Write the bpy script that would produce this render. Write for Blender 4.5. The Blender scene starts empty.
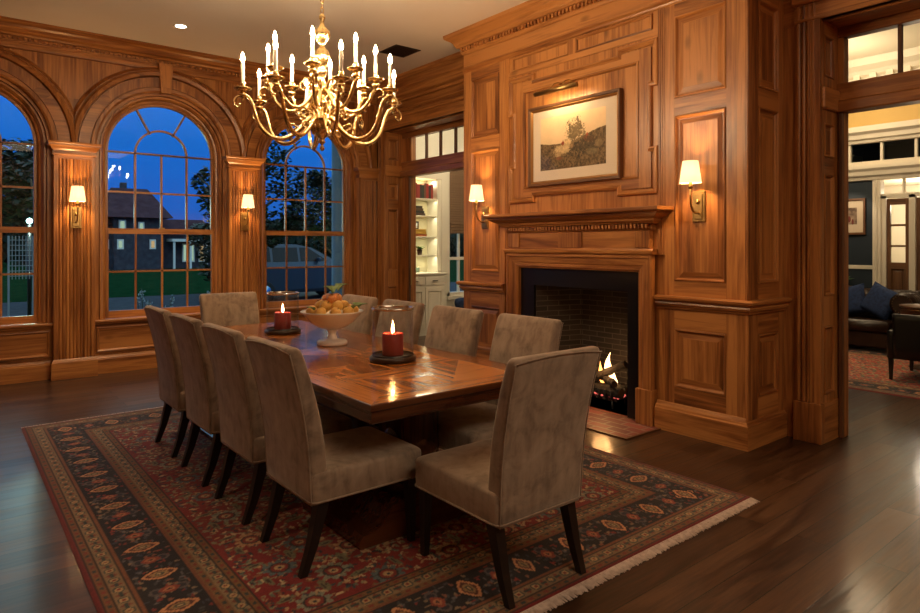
# Dining room at dusk: panelled pine room, chandelier, fireplace and arched windows
SHADE_E = .45; SCONCE_W = 10; BULB_E = 375; SKY_E = .62; EXPOSURE = 1.0
FILL_SPOTS = [(-1.3, 2.6, 45)]  # out-of-view ceiling spots added as fill for the chairs
import bpy, bmesh, math, random
import numpy as np
from math import sin, cos, pi, radians, sqrt, hypot, atan2
random.seed(7)
SC = bpy.context.scene
COL = SC.collection

# ------------------------------------------------------------------ materials
def new_mat(name):
    m = bpy.data.materials.new(name); m.use_nodes = True
    nt = m.node_tree
    return m, nt, nt.nodes['Principled BSDF']

def N(nt, typ, **kw):
    n = nt.nodes.new(typ)
    for k, v in kw.items():
        if hasattr(n, k): setattr(n, k, v)
        else: n.inputs[k].default_value = v
    return n

def ramp(nt, src, stops, interp='LINEAR'):
    r = nt.nodes.new('ShaderNodeValToRGB'); r.color_ramp.interpolation = interp
    e = r.color_ramp.elements
    while len(e) > 1: e.remove(e[-1])
    e[0].position = stops[0][0]; e[0].color = (*stops[0][1], 1)
    for p, c in stops[1:]:
        q = e.new(p); q.color = (*c, 1)
    nt.links.new(src, r.inputs[0]); return r

def simple(name, col, rough=.5, metal=0, spec=.5, **kw):
    m, nt, b = new_mat(name)
    b.inputs['Base Color'].default_value = (*col, 1); b.inputs['Roughness'].default_value = rough
    b.inputs['Metallic'].default_value = metal; b.inputs['Specular IOR Level'].default_value = spec
    for k, v in kw.items(): b.inputs[k].default_value = v
    return m

def mottled(name, c1, c2, scale=6, rough=.6, metal=0, bump=0, bscale=60, detail=5, **kw):
    m, nt, b = new_mat(name)
    tc = N(nt, 'ShaderNodeTexCoord')
    n = N(nt, 'ShaderNodeTexNoise', Scale=scale, Detail=detail)
    nt.links.new(tc.outputs['Object'], n.inputs['Vector'])
    r = ramp(nt, n.outputs[0], [(.35, c1), (.65, c2)])
    nt.links.new(r.outputs[0], b.inputs['Base Color'])
    b.inputs['Roughness'].default_value = rough; b.inputs['Metallic'].default_value = metal
    for k, v in kw.items(): b.inputs[k].default_value = v
    if bump:
        n2 = N(nt, 'ShaderNodeTexNoise', Scale=bscale, Detail=3)
        nt.links.new(tc.outputs['Object'], n2.inputs['Vector'])
        bp = N(nt, 'ShaderNodeBump', Strength=bump, Distance=.01)
        nt.links.new(n2.outputs[0], bp.inputs['Height']); nt.links.new(bp.outputs[0], b.inputs['Normal'])
    return m

def wood(name, axis, dark, mid, light, rough=.35, grain=1.0, coat=0, fine=.5, vary=.6, coatr=.12):
    """long-grained timber, the grain running along one axis of the object's own space"""
    m, nt, b = new_mat(name)
    L = nt.links.new
    tc = N(nt, 'ShaderNodeTexCoord')
    geo = N(nt, 'ShaderNodeNewGeometry')
    isl = N(nt, 'ShaderNodeVectorMath', operation='SCALE'); cbi = N(nt, 'ShaderNodeCombineXYZ')
    for q in range(3): L(geo.outputs['Random Per Island'], cbi.inputs[q])
    L(cbi.outputs[0], isl.inputs[0]); isl.inputs[3].default_value = 23
    def stretched(s_across, s_along, detail, dist, off=0):
        mp = N(nt, 'ShaderNodeMapping')
        sc = [s_across] * 3; sc[axis] = s_along
        mp.inputs['Scale'].default_value = sc; mp.inputs['Location'].default_value = (off, off * .7, off * .4)
        L(tc.outputs['Object'], mp.inputs['Vector'])
        n = N(nt, 'ShaderNodeTexNoise', Scale=1, Detail=detail, Roughness=.6, Distortion=dist)
        ad = N(nt, 'ShaderNodeVectorMath', operation='ADD'); L(mp.outputs[0], ad.inputs[0]); L(isl.outputs[0], ad.inputs[1])
        L(ad.outputs[0], n.inputs['Vector']); return n
    a = stretched(5 * grain, .5 * grain, 4, .8)
    f = stretched(52 * grain, 1.5 * grain, 3, .25, 5)
    g = stretched(17 * grain, 1.0 * grain, 3, 1.6, 9)
    def mth(op, x, y):
        k = N(nt, 'ShaderNodeMath', operation=op)
        for i, q in enumerate((x, y)):
            if isinstance(q, (int, float)): k.inputs[i].default_value = q
            else: L(q, k.inputs[i])
        return k.outputs[0]
    s = mth('ADD', mth('MULTIPLY', a.outputs[0], .5), mth('MULTIPLY', g.outputs[0], .55 - .2 * fine))
    s = mth('ADD', s, mth('MULTIPLY', f.outputs[0], .2 + .2 * fine))
    s = mth('MULTIPLY', s, .8)
    s = mth('ADD', s, mth('MULTIPLY', mth('SUBTRACT', geo.outputs['Random Per Island'], .5), .085 * vary))
    r = ramp(nt, s, [(.35, dark), (.45, mid), (.57, light)])
    # knots
    vo = N(nt, 'ShaderNodeTexVoronoi', Scale=1.0)
    mp = N(nt, 'ShaderNodeMapping'); sc = [3.2] * 3; sc[axis] = 1.5
    mp.inputs['Scale'].default_value = sc
    L(tc.outputs['Object'], mp.inputs['Vector']); L(mp.outputs[0], vo.inputs['Vector'])
    kn = ramp(nt, vo.outputs['Distance'], [(.03, (.25, .2, .17)), (.11, (1, 1, 1))])
    mx = N(nt, 'ShaderNodeMix', data_type='RGBA', blend_type='MULTIPLY'); mx.inputs[0].default_value = .55
    L(r.outputs[0], mx.inputs[6]); L(kn.outputs[0], mx.inputs[7])
    L(mx.outputs[2], b.inputs['Base Color'])
    b.inputs['Roughness'].default_value = rough
    b.inputs['Coat Weight'].default_value = coat; b.inputs['Coat Roughness'].default_value = coatr
    bp = N(nt, 'ShaderNodeBump', Strength=.12, Distance=.004)
    L(f.outputs[0], bp.inputs['Height']); L(bp.outputs[0], b.inputs['Normal'])
    return m

def family(name, *a, **k): return tuple(wood(name + s, i, *a, **k) for i, s in enumerate(('_x', '_y', '_z')))

PINE = family('pine', (.115, .037, .011), (.295, .108, .029), (.52, .225, .066), rough=.34, fine=.15, grain=.85, vary=1.25)
CHERRY = family('table_cherry', (.06, .014, .004), (.23, .066, .015), (.56, .21, .052), rough=.2, coat=.25, grain=1.2, vary=2.4, coatr=.03)
SHADECHERRY = family('shaded_cherry', (.022, .006, .003), (.055, .015, .006), (.10, .032, .011), rough=.2, coat=.4)  # darker copy of the table cherry, the edge's shade put into its colour
DARKOAK = family('dark_oak', (.035, .014, .007), (.09, .038, .018), (.16, .07, .03), rough=.4)
EBON = simple('ebonised_wood', (.012, .008, .007), .35)
PLASTER = mottled('ceiling_plaster', (.80, .72, .64), (.83, .75, .67), 1.2, .9)
CREAM = simple('cream_paint', (.72, .65, .52), .45)
WHITEP = simple('white_paint', (.78, .75, .66), .4)
OCHRE = simple('ochre_paint', (.50, .33, .10), .7)
NAVY = simple('navy_paint', (.012, .022, .034), .6)
BRASS = simple('brass', (.88, .66, .32), .25, 1)
OLDBRASS = simple('aged_brass', (.45, .30, .12), .35, 1)
STEEL = simple('dark_steel', (.10, .10, .10), .35, 1)
CHROME = simple('polished_metal', (.6, .58, .55), .15, 1)
BLACKSLATE = simple('black_slate', (.006, .006, .007), .3)
CANDLE_RED = simple('red_wax', (.34, .035, .035), .45, 0, .5)
CANDLE_RED.node_tree.nodes['Principled BSDF'].inputs['Emission Color'].default_value = (1, .12, .04, 1)
CANDLE_RED.node_tree.nodes['Principled BSDF'].inputs['Subsurface Weight'].default_value = .25
MARBLE = mottled('white_marble', (.80, .77, .74), (.88, .86, .84), 7, .25)
LEATHER = mottled('brown_leather', (.020, .010, .007), (.04, .02, .013), 9, .28, bump=.2)
NAVYCLOTH = mottled('navy_cloth', (.008, .02, .07), (.018, .042, .13), 30, .9, bump=.3)
PAPER = simple('paper', (.72, .66, .52), .8)
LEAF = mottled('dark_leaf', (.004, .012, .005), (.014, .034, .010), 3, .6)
LEAFB = mottled('fresh_leaf', (.05, .12, .02), (.12, .22, .05), 8, .5)
BARK = mottled('bark', (.03, .02, .015), (.07, .05, .035), 12, .9)
IVORYC = simple('ivory_candle_sleeve', (.85, .78, .62), .5)

def emit(name, col, s):
    m = bpy.data.materials.new(name); m.use_nodes = True; nt = m.node_tree; nt.nodes.clear()
    o = nt.nodes.new('ShaderNodeOutputMaterial'); e = nt.nodes.new('ShaderNodeEmission')
    e.inputs[0].default_value = (*col, 1); e.inputs[1].default_value = s
    nt.links.new(e.outputs[0], o.inputs[0]); return m

def glass(name, tint=(1, 1, 1), ior=1.45, rough=0.0, haze=0):
    m = bpy.data.materials.new(name); m.use_nodes = True; nt = m.node_tree; nt.nodes.clear()
    o = nt.nodes.new('ShaderNodeOutputMaterial'); t = N(nt, 'ShaderNodeBsdfTransparent'); t.inputs[0].default_value = (*tint, 1)
    g = N(nt, 'ShaderNodeBsdfGlossy', Roughness=rough); fr = N(nt, 'ShaderNodeFresnel', IOR=ior)
    mx = N(nt, 'ShaderNodeMixShader'); L = nt.links.new
    ge = N(nt, 'ShaderNodeNewGeometry'); io = N(nt, 'ShaderNodeMath', operation='MULTIPLY_ADD'); L(ge.outputs['Backfacing'], io.inputs[0]); io.inputs[1].default_value = 1 / ior - ior; io.inputs[2].default_value = ior; L(io.outputs[0], fr.inputs['IOR'])
    L(fr.outputs[0], mx.inputs[0]); L(t.outputs[0], mx.inputs[1]); L(g.outputs[0], mx.inputs[2]); L(mx.outputs[0], o.inputs[0])
    return m
PANE = glass('window_glass', (.93, .96, .97), 1.33)
HGLASS = glass('clear_glass', (.96, .97, .97), 1.55)

def shade_mat():
    m = bpy.data.materials.new('lit_lamp_shade'); m.use_nodes = True; nt = m.node_tree; b = nt.nodes['Principled BSDF']
    b.inputs['Base Color'].default_value = (.85, .78, .62, 1); b.inputs['Roughness'].default_value = .8
    b.inputs['Emission Color'].default_value = (1, .78, .50, 1); b.inputs['Emission Strength'].default_value = SHADE_E
    t = N(nt, 'ShaderNodeBsdfTranslucent'); t.inputs[0].default_value = (.9, .86, .74, 1); mx = N(nt, 'ShaderNodeMixShader'); mx.inputs[0].default_value = .5
    nt.links.new(b.outputs[0], mx.inputs[1]); nt.links.new(t.outputs[0], mx.inputs[2]); nt.links.new(mx.outputs[0], nt.nodes['Material Output'].inputs[0])
    return m

def velvet():
    m, nt, b = new_mat('taupe_velvet'); L = nt.links.new
    tc = N(nt, 'ShaderNodeTexCoord'); oi = N(nt, 'ShaderNodeObjectInfo')
    ad = N(nt, 'ShaderNodeVectorMath', operation='ADD')
    cb = N(nt, 'ShaderNodeCombineXYZ'); L(oi.outputs['Random'], cb.inputs[0])
    sc = N(nt, 'ShaderNodeVectorMath', operation='SCALE'); L(cb.outputs[0], sc.inputs[0]); sc.inputs[3].default_value = 30
    L(tc.outputs['Object'], ad.inputs[0]); L(sc.outputs[0], ad.inputs[1])
    n = N(nt, 'ShaderNodeTexNoise', Scale=9, Detail=6, Roughness=.62, Distortion=.7); L(ad.outputs[0], n.inputs['Vector'])
    mp = N(nt, 'ShaderNodeMapping'); mp.inputs['Scale'].default_value = (26, 26, 5); L(ad.outputs[0], mp.inputs['Vector'])
    n2 = N(nt, 'ShaderNodeTexNoise', Scale=1, Detail=3); L(mp.outputs[0], n2.inputs['Vector'])
    k = N(nt, 'ShaderNodeMath', operation='MULTIPLY_ADD'); L(n2.outputs[0], k.inputs[0]); k.inputs[1].default_value = .35; 
    k2 = N(nt, 'ShaderNodeMath', operation='MULTIPLY'); L(n.outputs[0], k2.inputs[0]); k2.inputs[1].default_value = .65
    L(k2.outputs[0], k.inputs[2])
    r = ramp(nt, k.outputs[0], [(.36, (.17, .125, .095)), (.5, (.29, .22, .165)), (.66, (.38, .295, .225))])
    L(r.outputs[0], b.inputs['Base Color']); b.inputs['Roughness'].default_value = .85
    b.inputs['Specular IOR Level'].default_value = .2
    b.inputs['Sheen Weight'].default_value = .6; b.inputs['Sheen Roughness'].default_value = .45
    b.inputs['Sheen Tint'].default_value = (.9, .8, .68, 1)
    bp = N(nt, 'ShaderNodeBump', Strength=.25, Distance=.006); L(n.outputs[0], bp.inputs['Height']); L(bp.outputs[0], b.inputs['Normal'])
    return m
VELVET = velvet()

def floor_mat():
    m, nt, b = new_mat('walnut_floor_planks'); L = nt.links.new
    tc = N(nt, 'ShaderNodeTexCoord')
    br = N(nt, 'ShaderNodeTexBrick', Scale=1, offset=.37)
    br.inputs['Color1'].default_value = (.0, .0, .0, 1); br.inputs['Color2'].default_value = (1, 1, 1, 1)
    br.inputs['Mortar'].default_value = (.5, .5, .5, 1); br.inputs['Mortar Size'].default_value = .003
    br.inputs['Brick Width'].default_value = 2.1; br.inputs['Row Height'].default_value = .165
    L(tc.outputs['Object'], br.inputs['Vector'])
    def st(a, bb, d, dist=.4):
        mp = N(nt, 'ShaderNodeMapping'); mp.inputs['Scale'].default_value = (a, bb, 1)
        L(tc.outputs['Object'], mp.inputs['Vector'])
        # shift every plank's grain
        ad = N(nt, 'ShaderNodeVectorMath', operation='MULTIPLY_ADD')
        L(br.outputs['Color'], ad.inputs[0]); ad.inputs[1].default_value = (7, 3, 5); L(mp.outputs[0], ad.inputs[2])
        n = N(nt, 'ShaderNodeTexNoise', Scale=1, Detail=d, Distortion=dist, Roughness=.6); L(ad.outputs[0], n.inputs['Vector']); return n
    a = st(1.2, 9, 5, 1.2); f = st(3, 60, 3)
    k = N(nt, 'ShaderNodeMath', operation='MULTIPLY_ADD'); L(br.outputs['Color'], k.inputs[0]); k.inputs[1].default_value = .20
    k1 = N(nt, 'ShaderNodeMath', operation='MULTIPLY_ADD'); L(a.outputs[0], k1.inputs[0]); k1.inputs[1].default_value = .55
    k2 = N(nt, 'ShaderNodeMath', operation='MULTIPLY'); L(f.outputs[0], k2.inputs[0]); k2.inputs[1].default_value = .3
    L(k2.outputs[0], k1.inputs[2]); L(k1.outputs[0], k.inputs[2])
    r = ramp(nt, k.outputs[0], [(.36, (.014, .006, .003)), (.48, (.043, .018, .009)), (.64, (.100, .047, .022))])
    mx = N(nt, 'ShaderNodeMix', data_type='RGBA'); L(br.outputs['Fac'], mx.inputs[0]); L(r.outputs[0], mx.inputs[6])
    mx.inputs[7].default_value = (.012, .007, .004, 1)
    L(mx.outputs[2], b.inputs['Base Color'])
    rr = ramp(nt, a.outputs[0], [(.3, (.34,) * 3), (.7, (.50,) * 3)]); L(rr.outputs[0], b.inputs['Roughness'])
    b.inputs['Coat Weight'].default_value = .42; b.inputs['Coat Roughness'].default_value = .13; b.inputs['Specular IOR Level'].default_value = .3
    sb = N(nt, 'ShaderNodeMath', operation='MULTIPLY_ADD'); L(br.outputs['Fac'], sb.inputs[0]); sb.inputs[1].default_value = -1.2; L(a.outputs[0], sb.inputs[2])
    bp = N(nt, 'ShaderNodeBump', Strength=.22, Distance=.006); L(sb.outputs[0], bp.inputs['Height']); L(bp.outputs[0], b.inputs['Normal'])
    L(bp.outputs[0], b.inputs['Coat Normal'])
    return m

def brick_mat(name, c1, c2, mort, w, h, rough=.85, plane='xy', ms=.01):
    m, nt, b = new_mat(name); L = nt.links.new
    tc = N(nt, 'ShaderNodeTexCoord'); mp = N(nt, 'ShaderNodeSeparateXYZ'); cb = N(nt, 'ShaderNodeCombineXYZ')
    L(tc.outputs['Object'], mp.inputs[0])
    if plane == 'wall':   # bricks on upright faces of either direction
        s = N(nt, 'ShaderNodeMath', operation='ADD'); L(mp.outputs[0], s.inputs[0]); L(mp.outputs[1], s.inputs[1])
        L(s.outputs[0], cb.inputs[0]); L(mp.outputs[2], cb.inputs[1])
    else:
        L(mp.outputs[1], cb.inputs[0]); L(mp.outputs[0], cb.inputs[1])
    br = N(nt, 'ShaderNodeTexBrick', Scale=1)
    br.inputs['Color1'].default_value = (*c1, 1); br.inputs['Color2'].default_value = (*c2, 1); br.inputs['Mortar'].default_value = (*mort, 1)
    br.inputs['Mortar Size'].default_value = ms; br.inputs['Brick Width'].default_value = w; br.inputs['Row Height'].default_value = h
    L(cb.outputs[0], br.inputs['Vector']); L(br.outputs['Color'], b.inputs['Base Color'])
    b.inputs['Roughness'].default_value = rough
    bp = N(nt, 'ShaderNodeBump', Strength=.6, Distance=.006, invert=True); L(br.outputs['Fac'], bp.inputs['Height']); L(bp.outputs[0], b.inputs['Normal'])
    return m
FIREBRICK = brick_mat('fire_brick', (.035, .025, .020), (.016, .012, .010), (.075, .06, .05), .19, .052, plane='wall', ms=.004)
HEARTHBRICK = brick_mat('red_hearth_brick', (.33, .085, .065), (.17, .045, .04), (.30, .20, .16), .2, .1, .5, ms=.009)

def attr_mat(name, rough=.9, bump=0, sheen=0):
    m, nt, b = new_mat(name); L = nt.links.new
    a = N(nt, 'ShaderNodeAttribute', attribute_name='Col'); 
    b.inputs['Roughness'].default_value = rough; b.inputs['Sheen Weight'].default_value = sheen
    if bump:
        n = N(nt, 'ShaderNodeTexNoise', Scale=260, Detail=2); tc = N(nt, 'ShaderNodeTexCoord'); L(tc.outputs['Object'], n.inputs['Vector'])
        bp = N(nt, 'ShaderNodeBump', Strength=bump, Distance=.004); L(n.outputs[0], bp.inputs['Height']); L(bp.outputs[0], b.inputs['Normal'])
        mx = N(nt, 'ShaderNodeMix', data_type='RGBA', blend_type='MULTIPLY'); mx.inputs[0].default_value = .8
        rr = ramp(nt, n.outputs[0], [(.3, (.65,) * 3), (.7, (1.25,) * 3)])
        L(a.outputs['Color'], mx.inputs[6]); L(rr.outputs[0], mx.inputs[7]); L(mx.outputs[2], b.inputs['Base Color'])
    else: L(a.outputs['Color'], b.inputs['Base Color'])
    return m

# ------------------------------------------------------------------ mesh helpers
class MB:
    def __init__(s, T=None):
        s.v = []; s.f = []; s.mi = []; s.sm = []; s.sl = []; s.T = T or (lambda a, b, c: (a, b, c))
    def slot(s, m):
        if m not in s.sl: s.sl.append(m)
        return s.sl.index(m)
    def pick(s, m, pts):
        if not isinstance(m, tuple): return m
        e = [max(p[i] for p in pts) - min(p[i] for p in pts) for i in range(3)]
        return m[e.index(max(e))]
    def add(s, verts, faces, m, smooth=False, whole=True):
        w = [s.T(*p) for p in verts]; o = len(s.v); s.v += w
        mm = s.pick(m, w) if whole else None
        for f in faces:
            s.f.append([o + i for i in f])
            s.mi.append(s.slot(mm or s.pick(m, [w[i] for i in f]))); s.sm.append(smooth)
        return s
    def box(s, x0, x1, y0, y1, z0, z1, m, b=0):
        x0, x1 = sorted((x0, x1)); y0, y1 = sorted((y0, y1)); z0, z1 = sorted((z0, z1))
        if not b:
            vs = [(x, y, z) for x in (x0, x1) for y in (y0, y1) for z in (z0, z1)]
            return s.add(vs, [(0, 1, 3, 2), (4, 6, 7, 5), (0, 4, 5, 1), (2, 3, 7, 6), (0, 2, 6, 4), (1, 5, 7, 3)], m)
        b = min(b, (x1 - x0) * .45, (y1 - y0) * .45, (z1 - z0) * .45)
        c = ((x0 + x1) / 2, (y0 + y1) / 2, (z0 + z1) / 2); h = ((x1 - x0) / 2, (y1 - y0) / 2, (z1 - z0) / 2)
        vs = []; ix = {}
        for sx in (-1, 1):
            for sy in (-1, 1):
                for sz in (-1, 1):
                    sg = (sx, sy, sz)
                    for a in range(3):
                        p = [c[i] + sg[i] * (h[i] - (0 if i == a else b)) for i in range(3)]
                        ix[(sg, a)] = len(vs); vs.append(tuple(p))
        fs = []
        for a in range(3):
            o1, o2 = [i for i in range(3) if i != a]
            for sa in (-1, 1):
                q = []
                for t1, t2 in ((-1, -1), (1, -1), (1, 1), (-1, 1)):
                    g = [0, 0, 0]; g[a] = sa; g[o1] = t1; g[o2] = t2; q.append(ix[(tuple(g), a)])
                fs.append(q)
            for t1 in (-1, 1):
                for t2 in (-1, 1):
                    g = [0, 0, 0]; g[o1] = t1; g[o2] = t2
                    g[a] = -1; A = tuple(g); g[a] = 1; B = tuple(g)
                    fs.append([ix[(A, o1)], ix[(B, o1)], ix[(B, o2)], ix[(A, o2)]])
        for sx in (-1, 1):
            for sy in (-1, 1):
                for sz in (-1, 1):
                    g = (sx, sy, sz); fs.append([ix[(g, 0)], ix[(g, 1)], ix[(g, 2)]])
        return s.add(vs, fs, m)
    def loft(s, rings, m, smooth=False, closed=True, caps=True, loop=False):
        n = len(rings[0]); vs = [p for r in rings for p in r]; fs = []
        R = len(rings)
        for i in range(R if loop else R - 1):
            j = (i + 1) % R
            for k in range(n if closed else n - 1):
                l = (k + 1) % n
                fs.append((i * n + k, i * n + l, j * n + l, j * n + k))
        if caps and closed and not loop:
            fs.append(tuple(range(n))[::-1]); fs.append(tuple(range((R - 1) * n, R * n)))
        return s.add(vs, fs, m, smooth, whole=not isinstance(m, tuple))
    def lathe(s, prof, m, c=(0, 0, 0), n=24, smooth=True, caps=False, a0=0, a1=2 * pi):
        rings = [[(c[0] + r * cos(a0 + (a1 - a0) * k / n), c[1] + r * sin(a0 + (a1 - a0) * k / n), c[2] + z) for k in range(n)] for r, z in prof]
        return s.loft(rings, m, smooth, caps=caps)
    def tube(s, pts, r, m, n=8, smooth=True, caps=True, loop=False):
        rs = r if isinstance(r, (list, tuple)) else [r] * len(pts)
        rings = []; up = None
        P = len(pts)
        for i, p in enumerate(pts):
            a = pts[(i - 1) % P] if (i or loop) else p; b = pts[(i + 1) % P] if (i < P - 1 or loop) else p
            t = [b[k] - a[k] for k in range(3)]; l = sqrt(sum(q * q for q in t)) or 1; t = [q / l for q in t]
            if up is None:
                up = [0, 0, 1] if abs(t[2]) < .9 else [1, 0, 0]
            d = sum(up[k] * t[k] for k in range(3)); u = [up[k] - d * t[k] for k in range(3)]
            l = sqrt(sum(q * q for q in u)) or 1; u = [q / l for q in u]; up = u
            w = [t[1] * u[2] - t[2] * u[1], t[2] * u[0] - t[0] * u[2], t[0] * u[1] - t[1] * u[0]]
            rings.append([tuple(p[k] + rs[i] * (cos(2 * pi * j / n) * u[k] + sin(2 * pi * j / n) * w[k]) for k in range(3)) for j in range(n)])
        return s.loft(rings, m, smooth, caps=caps, loop=loop)
    def sweep(s, path, prof, m, closed=False, smooth=False, clampx=None, caps=True, chunk=1):
        """profile (offset along the path's left normal, height) carried along a 2-D path with mitred corners; out (a,b,h)"""
        n = len(path); rings = []
        for i, p in enumerate(path):
            ds = []
            if i > 0 or closed: q = path[i - 1]; d = (p[0] - q[0], p[1] - q[1]); l = hypot(*d); ds.append((d[0] / l, d[1] / l))
            if i < n - 1 or closed: q = path[(i + 1) % n]; d = (q[0] - p[0], q[1] - p[1]); l = hypot(*d); ds.append((d[0] / l, d[1] / l))
            n1 = (-ds[0][1], ds[0][0]); n2 = (-ds[-1][1], ds[-1][0])
            mx, my = n1[0] + n2[0], n1[1] + n2[1]; k = 2 / (mx * mx + my * my) if mx * mx + my * my > 1e-6 else 1
            r = []
            for o, h in prof:
                x, y = p[0] + mx * k * o, p[1] + my * k * o
                if clampx: x = min(max(x, clampx[0]), clampx[1])
                r.append((x, y, h))
            rings.append(r)
        if isinstance(m, tuple):   # one board per straight run, the grain along it
            for i in range(0, n if closed else n - 1, chunk):
                s.loft([rings[q % n] for q in range(i, min(i + chunk, n - 1 + closed) + 1)], m, smooth, closed=False, caps=False)
            for r in ((rings[0], rings[-1]) if caps and not closed else ()):
                s.add(r, [tuple(range(len(r)))], m)
        else: s.loft(rings, m, smooth, closed=False, caps=False, loop=closed)
        return s
    def prism(s, poly, h0, h1, m, b=0, smooth=False):
        """polygon in (a,b) extruded over c"""
        n = len(poly)
        vs = [(p[0], p[1], h0) for p in poly] + [(p[0], p[1], h1) for p in poly]
        fs = [tuple(range(n))[::-1], tuple(range(n, 2 * n))] + [(i, (i + 1) % n, n + (i + 1) % n, n + i) for i in range(n)]
        return s.add(vs, fs, m, smooth)
    def panel(s, u0, u1, v0, v1, m, d=0, raised=True, mould=1.0, sink=.016):
        """moulded frame ring and raised field filling a rectangular opening whose surround's face lies at depth d"""
        k = mould
        pr = [(0, d - .001), (.0005, d - .010), (.003, d - .010), (.0035, d + .005 * k), (.012 * k, d + .007 * k), (.019 * k, d + .001), (.024 * k, d - sink * .7), (.029 * k, d - sink), (.034 * k, d - sink)]
        if raised:
            w = min(.04, (u1 - u0) * .12)
            pr += [(.034 * k + .004, d - sink), (.034 * k + w, d - sink + .007), (.034 * k + w + .002, d - sink + .007)]
        rings = [[(u0 + i, v0 + i, h), (u1 - i, v0 + i, h), (u1 - i, v1 - i, h), (u0 + i, v1 - i, h)] for i, h in pr]
        s.loft(rings, m, caps=False)
        s.add(rings[-1], [(0, 1, 2, 3)], m)
        return s
    def panelled(s, u0, u1, v0, v1, stile, spans, m, d=.02, back=0, **kw):
        """stiles, rails and panels: spans are the panels' (v0, v1)"""
        s.box(u0, u0 + stile, v0, v1, back, d, m); s.box(u1 - stile, u1, v0, v1, back, d, m)
        cuts = [v0] + [c for sp in spans for c in sp] + [v1]
        for a, b in zip(cuts[::2], cuts[1::2]):
            if b > a: s.box(u0 + stile, u1 - stile, a, b, back, d - .0005, m)
        for a, b in spans: s.panel(u0 + stile, u1 - stile, a, b, m, d, **kw)
        return s
    def build(s, name, parent=None, mods=None, smooth=None, label=None):
        off = [0, 0, 0]; p = parent
        while p is not None:
            off = [off[i] + p.location[i] for i in range(3)]; p = p.parent
        me = bpy.data.meshes.new(name)
        me.from_pydata([(x - off[0], y - off[1], z - off[2]) for x, y, z in s.v], [], s.f)
        for m in s.sl: me.materials.append(m)
        me.polygons.foreach_set('material_index', s.mi)
        me.polygons.foreach_set('use_smooth', s.sm)
        bm = bmesh.new(); bm.from_mesh(me)
        bmesh.ops.recalc_face_normals(bm, faces=bm.faces); bm.to_mesh(me); bm.free()
        me.update()
        o = bpy.data.objects.new(name, me); COL.objects.link(o)
        if parent is not None: o.parent = parent
        if label: o['label'] = label
        return o

def thing(name, label, cat, loc=(0, 0, 0), rotz=0, group=None, kind=None):
    o = bpy.data.objects.new(name, None); COL.objects.link(o); o.empty_display_size = .1
    o.location = loc; o.rotation_euler = (0, 0, rotz)
    if label: o['label'] = label
    if cat: o['category'] = cat
    if group: o['group'] = group
    if kind: o['kind'] = kind
    return o
def tag(o, label, cat, group=None, kind=None):
    o['label'] = label; o['category'] = cat
    if group: o['group'] = group
    if kind: o['kind'] = kind
    return o
def struct(o, label=None, cat=None):
    o['kind'] = 'structure'
    if label: o['label'] = label
    if cat: o['category'] = cat
    return o
def copy_tree(o, parent=None):
    c = o.copy(); COL.objects.link(c)
    if parent is not None: c.parent = parent
    for ch in list(o.children): copy_tree(ch, c)
    return c
def light(name, typ, loc, power, col=(1, .72, .42), size=.1, rot=None, parent=None, **kw):
    l = bpy.data.lights.new(name, typ); l.energy = power; l.color = col
    if typ == 'AREA': l.size = size
    else: l.shadow_soft_size = size
    for k, v in kw.items(): setattr(l, k, v)
    o = bpy.data.objects.new(name, l); COL.objects.link(o); o.location = loc
    if rot: o.rotation_euler = rot
    if parent is not None: o.parent = parent
    return o
# planes the panelling lies on: (along, up, out) -> world
def on_y(y): return lambda a, b, c: (a, y - c, b)          # faces the camera side (-Y)
def on_x(x): return lambda a, b, c: (x - c, a, b)          # faces -X
# ------------------------------------------------------------------ the room
WY = 8.45      # window wall
WX = 5.17      # wall with the two wide doorways
CX = 4.58      # chimney breast front
CY0, CY1 = 2.35, 5.62
CEIL = 3.87
XL, YB = -2.7, -2.6
ZS = 2.62      # springing of the arches
WINX = [.175, 2.11, 4.045]
PILX = [-.79, 1.143, 3.078, 5.01]

fl = MB(); fl.box(XL - .2, 12.5, YB - .2, 8.60, -.1, 0, floor_mat()); struct(fl.build('floor'), 'dark walnut plank floor running through all the rooms', 'floor')
ce = MB(); ce.box(XL - .2, WX + .15, YB - .2, WY + .3, CEIL, CEIL + .12, PLASTER); struct(ce.build('ceiling'), 'plain warm plaster ceiling of the dining room', 'ceiling')

# ---- window wall: spandrels over the arches, piers, aprons
w = MB(on_y(WY))
def arch_pts(xc, r, n=32, a0=0, a1=pi): return [(xc + r * cos(a0 + (a1 - a0) * k / n), ZS + r * sin(a0 + (a1 - a0) * k / n)) for k in range(n + 1)]
for xc in WINX:
    hb = .9675
    pts = [(min(max(x, xc - hb), xc + hb), z) for x, z in arch_pts(xc, .98)]
    for (xa, za), (xb, zb) in zip(pts, pts[1:]):
        if abs(xa - xb) > 1e-4: w.add([(xa, za, -.012), (xb, zb, -.012), (xb, CEIL, -.012), (xa, CEIL, -.012)], [(0, 1, 2, 3)], PINE[2])
for i, xc in enumerate(PILX):
    w.box(xc - .2075, min(xc + .2075, WX + .1), 0, ZS + .55, -.28, -.001, PINE[2])
w.box(XL, -.99, 0, CEIL, -.28, 0, PINE); w.box(-.99, -.792, 3.17, CEIL, -.28, -.002, PINE); w.box(5.012, WX + .1, 3.17, CEIL, -.28, -.012, PINE)
for i, xc in enumerate(WINX):
    w.box(xc - .77, xc + .77, 0, .62, -.28, -.001, PINE[2])
    w.panel(xc - .74, xc + .74, .255, .545, PINE, .018, raised=False, sink=.017)
    w.box(xc - .76, xc + .76, .222, .25, -.01, .012, PINE); w.box(xc - .76, xc + .76, .545, .6, -.01, .008, PINE)
struct(w.build('wall_far'), 'pine panelled wall with three tall arched windows', 'wall')
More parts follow.
